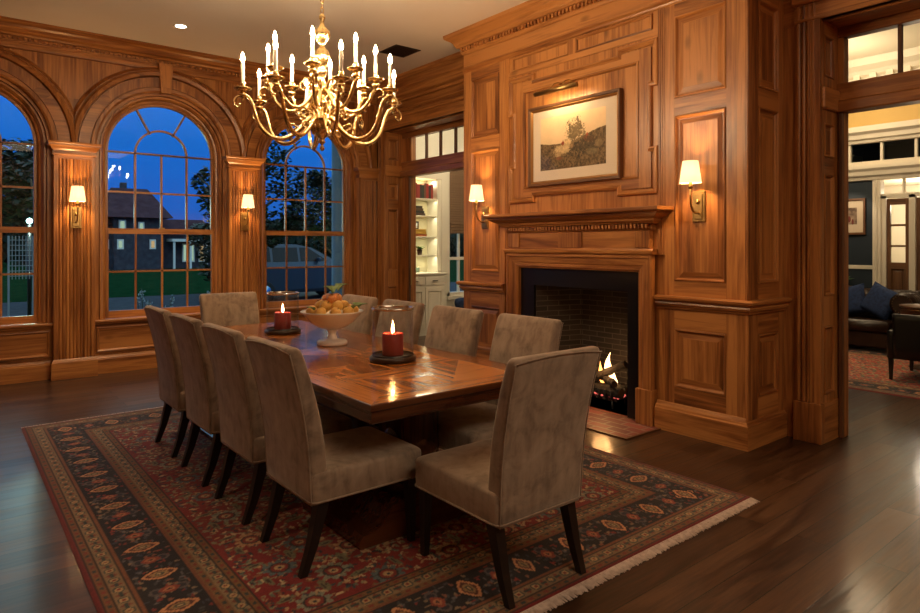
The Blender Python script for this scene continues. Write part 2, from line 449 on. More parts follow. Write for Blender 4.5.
# outer masonry so that no daylight gets round the arches
w = MB(on_y(WY))
for xc in WINX:
    pts = arch_pts(xc, .70)
    for (xa, za), (xb, zb) in zip(pts, pts[1:]):
        w.add([(xa, za, -.2), (xb, zb, -.2), (xb, CEIL + .1, -.2), (xa, CEIL + .1, -.2)], [(0, 1, 2, 3)], WHITEP)
        w.add([(xa, za, -.2), (xb, zb, -.2), (xb, zb, -.3), (xa, za, -.3)], [(0, 1, 2, 3)], WHITEP)
for xc in PILX: w.box(xc - .27, xc + .27, -.1, CEIL + .1, -.3, -.2, WHITEP)
for xc in WINX: w.box(xc - .7, xc + .7, -.1, .6, -.3, -.2, WHITEP)
struct(w.build('wall_outer'))

def window(i, xc):
    t = thing('window_%d' % i, 'arched sash window %s with pine glazing bars' % ('at the left edge of the wall', 'in the middle, looking onto the lit house', 'on the right, looking onto the parked car')[i - 1], 'window', (xc, WY - 0, .62), kind='structure')
    c = MB(on_y(WY))
    # jamb lining, carried down to the sill
    prof = [(.63 - .67, -.2), (.63 - .67, -.085), (.64 - .67, -.08), (.64 - .67, -.06), (.66 - .67, -.055), (.665 - .67, -.03), (.685 - .67, -.006), (.70 - .67, -.006), (.703 - .67, -.035), (.712 - .67, -.035), (.715 - .67, .004), (.765 - .67, .006), (.77 - .67, -.02)]
    path = [(xc + .67, .62)] + [(xc + .67, ZS)] + arch_pts(xc, .67)[1:-1] + [(xc - .67, ZS), (xc - .67, .62)]
    prof = [(-o, d) for o, d in prof]
    c.sweep(path[:2], prof, PINE, caps=False); c.sweep(path[-2:], prof, PINE, caps=False); c.sweep(path[1:-1], prof, PINE, caps=False, chunk=7)
    c.build('window_casing', t)
    a = MB(on_y(WY))
    prof = [(.745 - .9, -.01), (.745 - .9, .055), (.765 - .9, .072), (.80 - .9, .076), (.803 - .9, .035), (.812 - .9, .035), (.815 - .9, .052), (.925 - .9, .056), (.928 - .9, .03), (.937 - .9, .03), (.945 - .9, .085), (.985 - .9, .098), (1.005 - .9, .078), (1.008 - .9, .05), (1.02 - .9, .05), (1.025 - .9, .066), (1.055 - .9, .03), (1.06 - .9, -.012)]
    hb = .9675
    a.sweep(arch_pts(xc, .9, 40), [(-o, d) for o, d in prof], PINE, clampx=(xc - hb, xc + hb), caps=False, chunk=8)
    a.build('archivolt', t)
    k = MB(on_y(WY))
    k.prism([(xc - .055, ZS + .735), (xc + .055, ZS + .735), (xc + .082, 3.715), (xc - .082, 3.715)], 0, .105, PINE)
    k.prism([(xc - .04, ZS + .80), (xc + .04, ZS + .80), (xc + .062, 3.69), (xc - .062, 3.69)], .1, .115, PINE)
    k.build('keystone', t)
    s = MB(on_y(WY))   # sill
    s.sweep([(0, 0), (1, 0)], [(0, 0)], PINE) if 0 else None
    s.box(xc - .78, xc + .78, .60, .628, -.05, .075, PINE, .006); s.box(xc - .76, xc + .76, .575, .602, -.02, .045, PINE, .008)
    s.build('window_sill', t)
    # sashes
    D0, D1 = -.15, -.105
    lo = MB(on_y(WY))
    r = .629
    lo.box(xc - r, xc - r + .032, .628, 1.70, D0 + .035, D1 + .03, PINE); lo.box(xc + r - .032, xc + r, .628, 1.70, D0 + .035, D1 + .03, PINE)
    lo.box(xc - r + .032, xc + r - .032, .628, .715, D0 + .036, D1 + .029, PINE); lo.box(xc - r + .032, xc + r - .032, 1.635, 1.70, D0 + .036, D1 + .029, PINE)
    for q in (-1, 0, 1): lo.box(xc + q * .30 - .011, xc + q * .30 + .011, .72, 1.64, D0 + .045, D1 + .02, PINE)
    lo.box(xc - .60, xc + .60, 1.17, 1.192, D0 + .045, D1 + .02, PINE)
    lo.build('lower_sash', t)
    up = MB(on_y(WY))
    up.box(xc - r, xc - r + .03, 1.64, ZS, D0, D1, PINE); up.box(xc + r - .03, xc + r, 1.64, ZS, D0, D1, PINE)
    up.sweep(arch_pts(xc, r, 36), [(0, D0), (0, D1), (.03, D1), (.03, D0)], PINE, caps=False, chunk=9)
    for q in (-1, 0, 1): up.box(xc + q * .30 - .011, xc + q * .30 + .011, 1.69, ZS, D0, D1 - .01, PINE)
    for z in (2.14, ZS): up.box(xc - .60, xc + .60, z - .011, z + .011, D0, D1 - .01, PINE)
    up.sweep(arch_pts(xc, .30 + .011, 24), [(0, D0), (0, D1 - .01), (.022, D1 - .01), (.022, D0)], PINE, caps=False, chunk=24)
    for an in (62, 118):
        ca, sa = cos(radians(an)), sin(radians(an)); 
        p0 = (xc + .28 * ca, ZS + .28 * sa); p1 = (xc + .605 * ca, ZS + .605 * sa); nx, nz = -sa * .011, ca * .011
        up.prism([(p0[0] + nx, p0[1] + nz), (p1[0] + nx, p1[1] + nz), (p1[0] - nx, p1[1] - nz), (p0[0] - nx, p0[1] - nz)], D0, D1 - .01, PINE)
    up.build('upper_sash', t)
    g = MB(on_y(WY))
    poly = [(xc + .59, 1.66)] + arch_pts(xc, .59) + [(xc - .59, 1.66)]
    g.add([(x, z, -.13) for x, z in poly], [tuple(range(len(poly)))], PANE)
    g.add([(xc - .59, .7, -.10), (xc + .59, .7, -.10), (xc + .59, 1.66, -.10), (xc - .59, 1.66, -.10)], [(0, 1, 2, 3)], PANE)
    g.build('pane', t)
    # sash lock on the meeting rail
    l = MB(on_y(WY)); l.box(xc - .03, xc + .03, 1.70, 1.715, -.13, -.085, OLDBRASS, .004); l.build('sash_lock', t)
for i, xc in enumerate(WINX): window(i + 1, xc)

# pilasters with reeded shafts
for i, xc in enumerate(PILX):
    p = MB(on_y(WY)); x0, x1 = xc - .205, min(xc + .205, WX - .012)
    D = .10
    p.box(x0, x1, .215, 2.515, 0, D - .02, PINE[2])
    p.box(x0, x0 + .045, .215, 2.515, D - .02, D, PINE[2], .006)
    if xc < 5: p.box(x1 - .045, x1, .215, 2.515, D - .02, D, PINE[2], .006)
    p.box(x0 + .045, x1 - .045, 2.47, 2.515, D - .02, D - .001, PINE)
    n = 9; a, b = x0 + .05, xc + .205 - .05; q = (b - a) / n
    for k in range(n):
        xx = a + (k + .5) * q
        if xx + q / 2 > x1: break
        pts = [(xx + q * .46 * cos(pi * j / 6), D - .02 + .012 * sin(pi * j / 6)) for j in range(7)]
        p.loft([[(x, .22, d) for x, d in pts], [(x, 2.468, d) for x, d in pts]], PINE[2], smooth=True, closed=False, caps=False)
    # plinth block and capital wrap three sides: plan path (x, -out)
    o = struct(p.build('trim_%d' % (i + 1)), 'reeded pine pilaster %s' % ('beyond the left window', 'between the left and middle windows', 'between the middle and right windows', 'in the corner beside the doorway')[i], 'pilaster')
    T = lambda a, b, c: (a, b, c)
    q = MB()
    yb, yf = WY, WY - D
    path = [(x0, yb), (x0, yf), (x1, yf), (x1, yb)] if xc < 5 else [(x0, yb), (x0, yf), (x1, yf)]
    q.sweep(path, [(-o, z) for o, z in [(0, 2.505), (.012, 2.51), (.012, 2.525), (.006, 2.53), (.006, 2.56), (.02, 2.575), (.034, 2.60), (.05, 2.61), (.05, 2.628), (.058, 2.635), (.062, 2.652), (0, 2.655)]], PINE, caps=False)
    q.box(x0, x1, yf, yb, 2.5, 2.654, PINE)
    q.build('capital', o)
    q = MB()
    q.sweep(path, [(-o, z) for o, z in [(.022, 0), (.022, .185), (.012, .20), (.006, .215), (0, .222)]], PINE, caps=False)
    q.build('plinth', o)

# spandrel boards' framing rail under the crown
r = MB(on_y(WY)); r.box(XL, WX, 3.655, 3.725, -.012, .02, PINE)
r.sweep([(XL, 3.655), (WX, 3.655)], [(.0, .02), (-.012, .016), (-.02, -.01)], PINE, caps=False)
struct(r.build('trim_5'))

# ---- crown mouldings with dentils, following the room
def crown(name, path, prof, dent=None):
    m = MB(); m.sweep(path, prof, PINE, caps=False)
    if dent:
        o0, o1, z0, z1 = dent
        for (ax, ay), (bx, by) in zip(path, path[1:]):
            L = hypot(bx - ax, by - ay); dx, dy = (bx - ax) / L, (by - ay) / L; nx, ny = -dy, dx
            n = int(L / .046)
            for k in range(n):
                t = (k + .25) * L / n; t2 = t + .026
                c = [(ax + dx * t + nx * o0, ay + dy * t + ny * o0), (ax + dx * t2 + nx * o0, ay + dy * t2 + ny * o0), (ax + dx * t2 + nx * o1, ay + dy * t2 + ny * o1), (ax + dx * t + nx * o1, ay + dy * t + ny * o1)]
                m.prism(c, z0, z1, PINE[0])
    return struct(m.build(name))
# path walks so that the room lies on the left normal
WIN_CROWN = [(0, 3.69), (.03, 3.695), (.03, 3.708), (.045, 3.71), (.05, 3.722), (.05, 3.755), (.085, 3.76), (.10, 3.775), (.19, 3.783), (.20, 3.80), (.21, 3.815), (.235, 3.835), (.275, 3.85), (.31, 3.856), (.32, 3.87)]
crown('trim_6', [(WX, WY), (XL, WY)], WIN_CROWN, (.05, .08, 3.722, 3.752))
DOOR_CROWN = [(0, 3.56), (.02, 3.565), (.025, 3.60), (.06, 3.62), (.07, 3.66), (.075, 3.70), (.11, 3.72), (.13, 3.76), (.16, 3.80), (.20, 3.83), (.21, 3.87)]
crown('trim_7', [(WX - .05, CY1), (WX - .05, WY - .25)], DOOR_CROWN)
CH_CROWN = [(0, 3.64), (.012, 3.645), (.02, 3.665), (.028, 3.675), (.028, 3.72), (.06, 3.725), (.072, 3.745), (.08, 3.75), (.085, 3.775), (.11, 3.80), (.14, 3.815), (.165, 3.835), (.17, 3.87)]
crown('trim_8', [(WX, CY0), (CX, CY0), (CX, CY1), (WX, CY1)], CH_CROWN, (.028, .055, 3.678, 3.716))
crown('trim_9', [(WX - .05, YB), (WX - .05, CY0)], DOOR_CROWN)

# ---- baseboards
BASE = [(.03, 0), (.03, .165), (.022, .172), (.022, .18), (.014, .19), (.008, .208), (0, .212)]
b = MB()
for xc in WINX: b.sweep([(xc + .76, WY), (xc - .76, WY)], BASE, PINE, caps=True)
b.sweep([(-1.0, WY), (XL, WY)], BASE, PINE)
struct(b.build('baseboard_far'), 'pine baseboard under the arched windows', 'baseboard')
b = MB(); CBASE = [(.045, 0), (.045, .175), (.036, .182), (.032, .195), (.018, .205), (.01, .222), (0, .228)]
b.sweep([(WX, CY0), (CX, CY0), (CX, 3.09)], CBASE, PINE); b.sweep([(CX, 4.93), (CX, CY1), (WX, CY1)], CBASE, PINE)
struct(b.build('baseboard_right'), 'deep pine baseboard round the chimney breast', 'baseboard')

# ---- chimney breast
w = MB()
FB = (3.40, 4.53, 1.10)     # firebox opening
w.box(CX + .02, 5.55, CY0, FB[0] - .01, 0, CEIL + .1, PINE[2]); w.box(CX + .02, 5.55, FB[1] + .01, CY1, 0, CEIL + .1, PINE[2])
w.box(CX + .02, 5.55, FB[0] - .02, FB[1] + .02, FB[2] + .25, CEIL + .1, PINE[2])
w.box(5.33, 5.55, FB[0] - .02, FB[1] + .02, 0, FB[2] + .26, BLACKSLATE)
w.T = on_x(CX + .02)
SP_UP = [(1.21, 2.54), (2.68, 3.34)]
for u0, u1 in ((CY0 + .06, 3.02), (4.94, CY1 - .045)):
    w.panelled(u0, u1, 1.08, 3.45, .085, SP_UP, PINE, .02)
w.box(CY0 - .0, CY0 + .06, 1.08, 3.45, 0, .02, PINE); w.box(CY1 - .045, CY1, 1.08, 3.45, 0, .02, PINE)
for u0, u1 in ((CY0 + .06, 3.02), (4.94, CY1 - .045)):
    w.panelled(u0, u1, .2, 1.0, .085, [(.36, .83)], PINE, .02)
w.box(CY0, CY0 + .06, .2, 1.0, 0, .02, PINE); w.box(CY1 - .045, CY1, .2, 1.0, 0, .02, PINE)
# fluted strips either side of the overmantel
for u0 in (3.02, 4.875):
    w.box(u0, u0 + .065, 1.42, 3.45, 0, .024, PINE)
    for k in (1, 2): w.box(u0 + k * .022 - .004, u0 + k * .022 + .004, 1.42, 3.44, .022, .029, PINE)
# overmantel field
w.box(3.085, 4.875, 1.42, 3.45, 0, .012, PINE)
w.panel(3.27, 4.66, 2.06, 3.06, PINE, .026, raised=False, mould=1.3, sink=.03)
w.box(3.15, 3.27, 1.98, 3.15, 0, .026, PINE); w.box(4.66, 4.79, 1.98, 3.15, 0, .026, PINE)
w.box(3.27, 4.66, 3.06, 3.15, 0, .026, PINE); w.box(3.27, 4.66, 1.98, 2.06, 0, .026, PINE)
e = .06   # crossetted moulding
ears = [(3.085, 1.925), (3.49, 1.925), (3.49, 1.925 + e), (4.50, 1.925 + e), (4.50, 1.925), (4.865, 1.925), (4.865, 2.32), (4.865 - e, 2.32), (4.865 - e, 2.82), (4.865, 2.82), (4.865, 3.21), (4.50, 3.21), (4.50, 3.21 - e), (3.49, 3.21 - e), (3.49, 3.21), (3.085, 3.21), (3.085, 2.82), (3.085 + e, 2.82), (3.085 + e, 2.32), (3.085, 2.32)]
w.sweep(ears, [(0, .01), (0, .034), (.008, .042), (.02, .044), (.028, .034), (.036, .03), (.046, .02)], PINE, closed=True)
# frieze panels above it
w.box(3.085, 4.875, 3.235, 3.29, .01, .022, PINE); w.box(3.97, 4.06, 3.29, 3.43, .01, .022, PINE)
for a, bb in ((3.14, 3.97), (4.06, 4.82)): w.panel(a, bb, 3.29, 3.43, PINE, .02, raised=False)
w.sweep([(CY0 - .0, 3.45), (CY1, 3.45)], [(-.012, .02), (0, .03), (.012, .034), (.03, .05), (.045, .05), (.05, .02)], PINE)
w.box(CY0, CY1, 3.45, CEIL, 0, .02, PINE)
# returns of the breast
w.T = on_y(CY0)
w.T = on_y(CY0 + .0)
w.panelled(CX + .07, WX - .02, 1.08, 3.45, .09, SP_UP, PINE, .02); w.panelled(CX + .07, WX - .02, .2, 1.0, .09, [(.36, .83)], PINE, .02)
w.box(CX, CX + .07, .2, 3.45, 0, .02, PINE); w.box(CX - .004, CX + .010, .2, 3.45, .010, .024, PINE, .006); w.box(CX, WX, 3.45, CEIL, 0, .02, PINE)
w.sweep([(CX, 3.45), (WX, 3.45)], [(-.012, .02), (0, .03), (.012, .034), (.03, .05), (.045, .05), (.05, .02)], PINE)
chimney = struct(w.build('wall_right'), 'pine panelled chimney breast with carved overmantel moulding', 'wall')
d = MB(); DADO = [(.0, .985), (.016, .99), (.02, 1.005), (.034, 1.012), (.040, 1.03), (.034, 1.044), (.05, 1.052), (.062, 1.062), (.066, 1.08), (.05, 1.09), (0, 1.092)]
d.sweep([(WX, CY0 - .02), (CX - .0, CY0 - .02), (CX, 3.09)], DADO, PINE); d.sweep([(CX, 4.93), (CX, CY1), (WX, CY1)], DADO, PINE)
struct(d.build('trim_10'), 'moulded pine dado rail round the chimney breast', 'dado rail')

# ---- doorways in the right wall
def doorway(n, y_far, y_near, fw, label):
    """opening from y_near to y_far; the far jamb faces the camera"""
    t = thing('door_%d' % n, label, 'doorway', (WX, (y_near + y_far) / 2, 0), kind='structure')
    X0 = WX - .05; XF = 5.45
    c = MB(on_x(X0 + .05))
    # casing boards with reeded face
    for a, s_ in ((y_far, 1), (y_near, -1)):
        lo, hi = sorted((a - s_ * .024, a + s_ * .165))
        c.box(lo, hi, .3, 3.2, .0, .03, PINE[2])
        for k in range(4):
            q0 = a + s_ * (.014 + k * .037); c.box(q0, q0 + s_ * .026, .3, 3.34, .028, .052 - .004 * (k % 2), PINE[2], .008)
        c.box(lo - .012, hi + .005, 0, .30, .0, .062, PINE[2], .004)
    c.box(y_near - .165, y_far + .165, 3.20, 3.36, .0, .045, PINE); c.box(y_near - .18, y_far + .18, 3.34, 3.40, .0, .075, PINE, .012)
    c.box(y_near - .165, y_far + .165, 3.205, 3.23, .04, .056, PINE, .004)
    c.build('casing', t)
    j = MB(on_y(y_far))
    spans = [(.36, .88), (1.11, 2.04), (2.17, 2.43), (2.78, 3.10)]
    j.panelled(X0, XF, 0, 3.2, .075, spans, PINE, .022, back=-.05, mould=.8)
    j.box(X0, XF, 0, .3, 0, .032, PINE); j.box(X0 + .02, XF, 2.53, 2.70, 0, .045, PINE, .01)
    j.T = on_y(y_near); j.T = lambda a, b, c: (a, y_near + c, b)
    j.panelled(X0, XF, 0, 3.2, .075, spans, PINE, .022, back=-.05, mould=.8)
    j.build('jamb_panelling', t)
    s_ = MB(); s_.box(X0, XF + .12, y_near, y_far, 3.2, 3.24, PINE)
    for k in range(1): s_.box(X0 + .06, XF - .04, y_near + .06, y_far - .06, 3.185, 3.2, PINE, .01)
    s_.build('soffit', t)
    f = MB()   # frame posts, transom bar
    f.box(XF, XF + .09, y_far - fw, y_far, 0, 3.119, PINE[2], .004); f.box(XF, XF + .09, y_near, y_near + .06, 0, 3.119, PINE[2], .004)
    f.box(XF - .004, XF + .09, y_near, y_far, 3.12, 3.2, PINE, .004)
    f.box(XF - .06, XF + .09, y_near, y_far, 2.53, 2.62, PINE, .01); f.box(XF - .02, XF + .09, y_near, y_far, 2.62, 2.76, PINE, .01)
    f.box(XF - .03, XF, y_far - fw, y_far - fw + .03, 0, 2.53, DARKOAK, .004)
    f.build('frame', t)
    g = MB(); a, bb = y_near + .06, y_far - fw
    k = round((bb - a) / .34)
    for q in range(1, k):
        yy = bb - (bb - a) * q / k; g.box(XF + .02, XF + .06, yy - .012, yy + .012, 2.76, 3.12, DARKOAK)
    g.build('transom_bar', t)
    g = MB(); g.add([(XF + .04, a, 2.76), (XF + .04, bb, 2.76), (XF + .04, bb, 3.12), (XF + .04, a, 3.12)], [(0, 1, 2, 3)], PANE); g.build('transom_pane', t)
    return t
dr = doorway(1, 8.2, 5.82, .26, 'wide pine doorway beside the right arched window, open onto white bookshelves')
doorway(2, 2.07, -.25, .065, 'wide pine doorway right of the fireplace, open onto the leather sofa room')
h = MB(); h.box(5.435, 5.45, 7.92, 7.94, .9, 1.15, OLDBRASS); h.build('hinge', dr)

w = MB()
w.box(WX, 5.6, 8.2, 8.60, 0, 4.4, PINE); w.box(WX, 5.6, 8.36, 8.60, 0, 4.4, PINE)
w.box(WX, 5.6, 5.5, 8.6, 3.24, 4.4, WHITEP); w.box(WX, 5.6, YB, 2.3, 3.24, 4.4, WHITEP)
w.box(5.3, 5.6, 2.07, CY0 + .3, 0, 4.4, PINE); w.box(5.56, 5.6, 2.3, 5.82, 0, 4.4, CREAM); w.box(WX, 5.6, YB, -.25, 0, 4.4, PINE)
w.box(WX, 5.6, 2.07, CY0 + .02, 0, 3.3, PINE[2]); w.box(WX, 5.6, CY1 - .02, 5.82, 0, 3.3, PINE[2])
w.box(WX - .012, WX, CY0 - .12, CY0, 0, 3.6, PINE[2]); w.box(WX - .02, WX, 5.5, 8.45, 3.2, CEIL, PINE[1]); w.box(WX - .02, WX, YB, CY0, 3.2, CEIL, PINE[1])
w.box(WX - .035, WX - .01, 5.63, 8.4, 3.45, 3.48, PINE, .008)
struct(w.build('wall_doorways'), 'pine wall round the two wide doorways', 'wall')
# rest of the room, behind and to the side of the camera
w = MB(); w.box(XL - .15, XL, YB, WY + .3, 0, CEIL + .1, PINE[2])
for k in range(9): w.T = (lambda a, b, c: (XL + c, a, b)); w.panel(YB + .2 + k * 1.2, YB + 1.25 + k * 1.2, 1.2, 3.4, PINE, .0); w.panel(YB + .2 + k * 1.2, YB + 1.25 + k * 1.2, .3, .95, PINE, .0)
struct(w.build('wall_left'))
w = MB(); w.box(XL - .15, WX + .4, YB - .15, YB, 0, CEIL + .1, PINE[2]); struct(w.build('wall_back'))

# ---- ceiling fittings
v = thing('ceiling_vent', 'square black grille set flush in the ceiling', 'vent', (4.33, 6.55, CEIL))
m = MB(); x0, x1, y0, y1 = 4.15, 4.51, 6.36, 6.74
m.box(x0, x1, y0, y1, CEIL - .004, CEIL - .001, simple('vent_black', (.004, .004, .004), .7))
m.build('backing', v)
m = MB(); m.sweep([(x0, y0), (x1, y0), (x1, y1), (x0, y1)], [(0, CEIL - .001), (0, CEIL - .008), (.02, CEIL - .010), (.022, CEIL - .002)], EBON, closed=True)
for k in range(12): yy = y0 + .03 + k * .029; m.box(x0 + .02, x1 - .02, yy, yy + .012, CEIL - .010, CEIL - .004, EBON)
m.build('grille', v)
DL = thing('ceiling_downlight', 'small round lit downlight in the ceiling near the windows', 'light', (1.99, 7.29, CEIL))
m = MB(); m.lathe([(.085, -.001), (.085, -.006), (.07, -.009), (.055, -.006), (.052, -.002)], WHITEP, (1.99, 7.29, CEIL), 28); m.build('trim_ring', DL)
m = MB(); m.lathe([(.0, -.003), (.053, -.003)], emit('downlight_lens', (1, .86, .66), 14), (1.99, 7.29, CEIL), 24); m.build('lens', DL)
# ------------------------------------------------------------------ fireplace
fp = thing('fireplace', 'pine fireplace with dentil mantel shelf, black slate slips and brick firebox', 'fireplace', (CX, 4.01, 0))
YM = 4.01
m = MB(on_x(CX))
yo0, yo1 = 3.115, 4.905
# architrave: outer jambs with plinth blocks and lintel
ib0, ib1 = 3.262, 4.711
def jamb_profile(): return [(0, .0), (0, .05), (.01, .058), (.03, .058), (.036, .044), (.09, .040), (.10, .034), (.13, .034), (.135, .022), (.147, .02), (.147, -.02)]
path = [(yo0, .3), (yo0, 1.42), (yo1 - .04, 1.42), (yo1 - .04, .3)]
m.sweep([(yo0 + .0, .30), (yo0, 1.42), (4.86, 1.42), (4.86, .30)], [(-o, h) for o, h in jamb_profile()], PINE, caps=False)
for a, b in ((yo0 - .006, ib0 + .004), (ib1 - .004, 4.866)): m.box(a, b, 0, .30, -.02, .062, PINE[2], .004)
m.sweep([(yo0 - .02, 1.42), (4.88, 1.42)], [(0, .0), (0, .065), (.012, .075), (.03, .078), (.036, .06), (.05, .055), (.05, 0)], PINE)
m.build('surround', fp)
m = MB(on_x(CX))
m.box(yo0 + .02, 4.84, 1.46, 1.66, 0, .035, PINE)
m.box(3.86, 4.15, 1.475, 1.62, .03, .05, PINE[2], .004)
for a, b in ((yo0 + .02, 3.28), (4.68, 4.84)): m.box(a, b, 1.475, 1.62, .03, .05, PINE[2], .004)
m.build('frieze', fp)
m = MB()
xa = CX - .035
prof = [(0, 1.62), (.012, 1.625), (.016, 1.64), (.016, 1.675), (.052, 1.68), (.06, 1.692), (.075, 1.70), (.08, 1.72), (.115, 1.735), (.145, 1.755), (.155, 1.76), (.155, 1.772), (.185, 1.778), (.19, 1.785), (.19, 1.805), (.18, 1.812), (0, 1.812)]
p0, p1 = 3.13, 4.85
mpath = [(CX + .01, p0), (xa, p0), (xa, p1), (CX + .01, p1)]
m.sweep(mpath, prof, PINE, caps=False)
m.box(xa, CX + .01, p0, p1, 1.62, 1.811, PINE)
n = 46
for k in range(n):
    yy = p0 + (k + .2) * (p1 - p0) / n; m.box(xa - .045, xa - .01, yy, yy + .022, 1.642, 1.674, PINE[2])
m.build('mantel_shelf', fp)
m = MB(on_x(CX))
m.box(ib0, FB[0], 0, 1.268, -.06, -.015, BLACKSLATE); m.box(FB[1], ib1, 0, 1.268, -.06, -.015, BLACKSLATE); m.box(FB[0], FB[1], FB[2], 1.268, -.06, -.015, BLACKSLATE)
m.build('slate_slip', fp, label='matt black slate facing')
m = MB()   # brick firebox, splayed cheeks
xb = 5.16
a, b = FB[0], FB[1]
m.add([(CX + .05, a, 0), (xb, a + .14, 0), (xb, b - .14, 0), (CX + .05, b, 0), (CX + .05, a, 1.2), (xb, a + .14, 1.2), (xb, b - .14, 1.2), (CX + .05, b, 1.2)],
      [(0, 1, 5, 4), (1, 2, 6, 5), (2, 3, 7, 6), (0, 1, 2, 3), (4, 5, 6, 7)], FIREBRICK)
m.build('firebox', fp, label='sooty grey-brown brick firebox lining')
m = MB(); m.box(4.10, CX + .06, 3.05, 4.97, .001, .008, HEARTHBRICK)
m.sweep([(4.10, 3.05), (CX, 3.05), (CX, 4.97), (4.10, 4.97)], [(0, .001), (0, .010), (-.022, .010), (-.022, .001)], DARKOAK, closed=True)
m.build('hearth', fp, label='red brick hearth set in the plank floor')

gr = thing('fire_grate', 'black iron fire grate holding the logs in the brick fireplace', 'grate', (4.84, 3.94, 0))
IRON = simple('cast_iron', (.012, .011, .010), .6)
m = MB()
for k in range(9):
    yy = 3.66 + k * .07; m.tube([(4.70, yy, .18), (4.71, yy, .10), (4.74, yy, .085), (4.96, yy, .085)], .009, IRON, 6)
for xx in (4.75, 4.93): m.tube([(xx, 3.63, .08), (xx, 4.25, .08)], .011, IRON, 6)
m.build('bars', gr)
for xx in (4.75, 4.93):
    for yy in (3.68, 4.20): q = MB(); q.tube([(xx, yy, .08), (xx, yy, .002)], .011, IRON, 6); q.build('leg', gr)
LOG = mottled('charred_bark', (.004, .003, .003), (.016, .010, .007), 18, .9, bump=.8, bscale=30)
LOGEND = mottled('cut_wood', (.02, .012, .008), (.06, .035, .02), 20, .8)
def log(lbl, p0, p1, r, seed):
    rr = random.Random(seed); c = [(p0[i] + p1[i]) / 2 for i in range(3)]
    o = None; m = MB(); pts = []; rs = []
    for k in range(9):
        t = k / 8; pts.append(tuple(p0[i] + (p1[i] - p0[i]) * t + rr.uniform(-.006, .006) for i in range(3))); rs.append(r * rr.uniform(.88, 1.08))
    m.tube(pts, rs, LOG, 10, smooth=False, caps=False)
    for a, s in ((pts[0], rs[0]), (pts[-1], rs[-1])):
        m.add([(a[0] + s * .9 * cos(q * pi / 5) * .3, a[1], a[2]) for q in range(3)], [(0, 1, 2)], LOGEND)
    root = thing('firewood_log', lbl, 'log', tuple(c)); m.build('bark', root)
    d = [p1[i] - p0[i] for i in range(3)]; l = sqrt(sum(q * q for q in d)); d = [q / l for q in d]
    for a, s, sg in ((pts[0], rs[0], -1), (pts[-1], rs[-1], 1)):
        e = MB(); e.tube([tuple(a[i] - d[i] * sg * .004 for i in range(3)), tuple(a[i] + d[i] * sg * .004 for i in range(3))], s * .95, LOGEND, 10, smooth=False); e.build('cut_end', root, label='paler sawn end')
log('thick charred log lying lowest across the front of the grate', (4.78, 3.60, .145), (4.80, 4.20, .15), .052, 1)
log('thick charred log at the back of the grate', (4.92, 3.64, .145), (4.90, 4.22, .15), .05, 2)
log('charred log leaning steeply up to the right over the flames', (4.80, 3.98, .22), (4.87, 3.62, .40), .038, 3)
log('short charred log crossing on top of the other logs', (4.75, 3.66, .235), (4.94, 4.02, .255), .036, 4)
log('thin charred log propped on the far left of the grate', (4.78, 4.22, .22), (4.92, 3.98, .31), .03, 5)
FLAME = emit('flame', (1, .36, .08), 2.2)
FLAMEH = emit('flame_core', (1, .55, .20), 5)
fr = thing('log_fire', 'bright yellow flames licking up between the charred logs', 'fire', (4.84, 3.85, .1))
def flame(y, x, z, h, w, mt, seed):
    rr = random.Random(seed); rings = []
    for k in range(9):
        t = k / 8; r = w * (sin(pi * min(1, t * .75 + .22)) ** 1.2) * (1 - t) ** .45 + .001
        cx = x + .02 * sin(t * 5 + seed); cy = y + w * .7 * sin(t * 4.2 + seed * 1.7) * t
        rings.append([(cx + .55 * r * cos(q * pi / 5), cy + r * sin(q * pi / 5), z + h * t) for q in range(10)])
    m = MB(); m.loft(rings, mt, True); return m
for i, a in enumerate([(3.80, 4.85, .20, .30, .055, FLAMEH), (3.74, 4.84, .19, .13, .045, FLAMEH), (3.90, 4.87, .19, .2, .04, FLAME), (3.53, 4.86, .17, .20, .022, FLAME), (4.05, 4.86, .17, .14, .03, FLAME)]):
    flame(*a[:6], i).build('flame', fr)
m = MB()
EMB = mottled('embers', (.02, .01, .01), (.20, .05, .04), 40, .9); eb = EMB.node_tree.nodes['Principled BSDF']
eb.inputs['Emission Color'].default_value = (1, .16, .12, 1); eb.inputs['Emission Strength'].default_value = .5
for k in range(70):
    x, y = random.uniform(4.74, 4.95), random.uniform(3.62, 4.25); s = random.uniform(.01, .024)
    m.lathe([(0, -s * .6), (s, 0), (s * .7, s * .5), (0, s * .7)], EMB, (x, y, .10 + s * .5), 5, smooth=False)
o = m.build('embers'); tag(o, 'pinkish glowing embers heaped on the grate under the flames', 'embers', kind='stuff')
light('fire_light', 'POINT', (4.76, 3.80, .36), 2.2, (1, .48, .16), .09)

# ------------------------------------------------------------------ picture, picture light
pt = thing('framed_picture', 'large landscape hunting print in a walnut and gilt frame above the mantel', 'picture', (CX, 4.0, 2.08))
m = MB(on_x(CX + .008)); y0, y1, z0, z1 = 3.44, 4.56, 2.075, 2.86
m.sweep([(y0, z0), (y1, z0), (y1, z1), (y0, z1)], [(0, 0), (0, .045), (.006, .05), (.024, .046), (.030, .038)], DARKOAK, closed=True)
GILT = simple('gilt', (.35, .17, .05), .35, .6)
m.sweep([(y0, z0), (y1, z0), (y1, z1), (y0, z1)], [(.030, .038), (.036, .040), (.042, .032), (.052, .02)], GILT, closed=True)
m.build('frame', pt)
MAT = simple('picture_mount', (.78, .66, .54), .8)
m = MB(on_x(CX + .008)); m.box(y0 + .05, y1 - .05, z0 + .05, z1 - .05, .012, .018, MAT); m.build('mount', pt, label='pale cream mount')
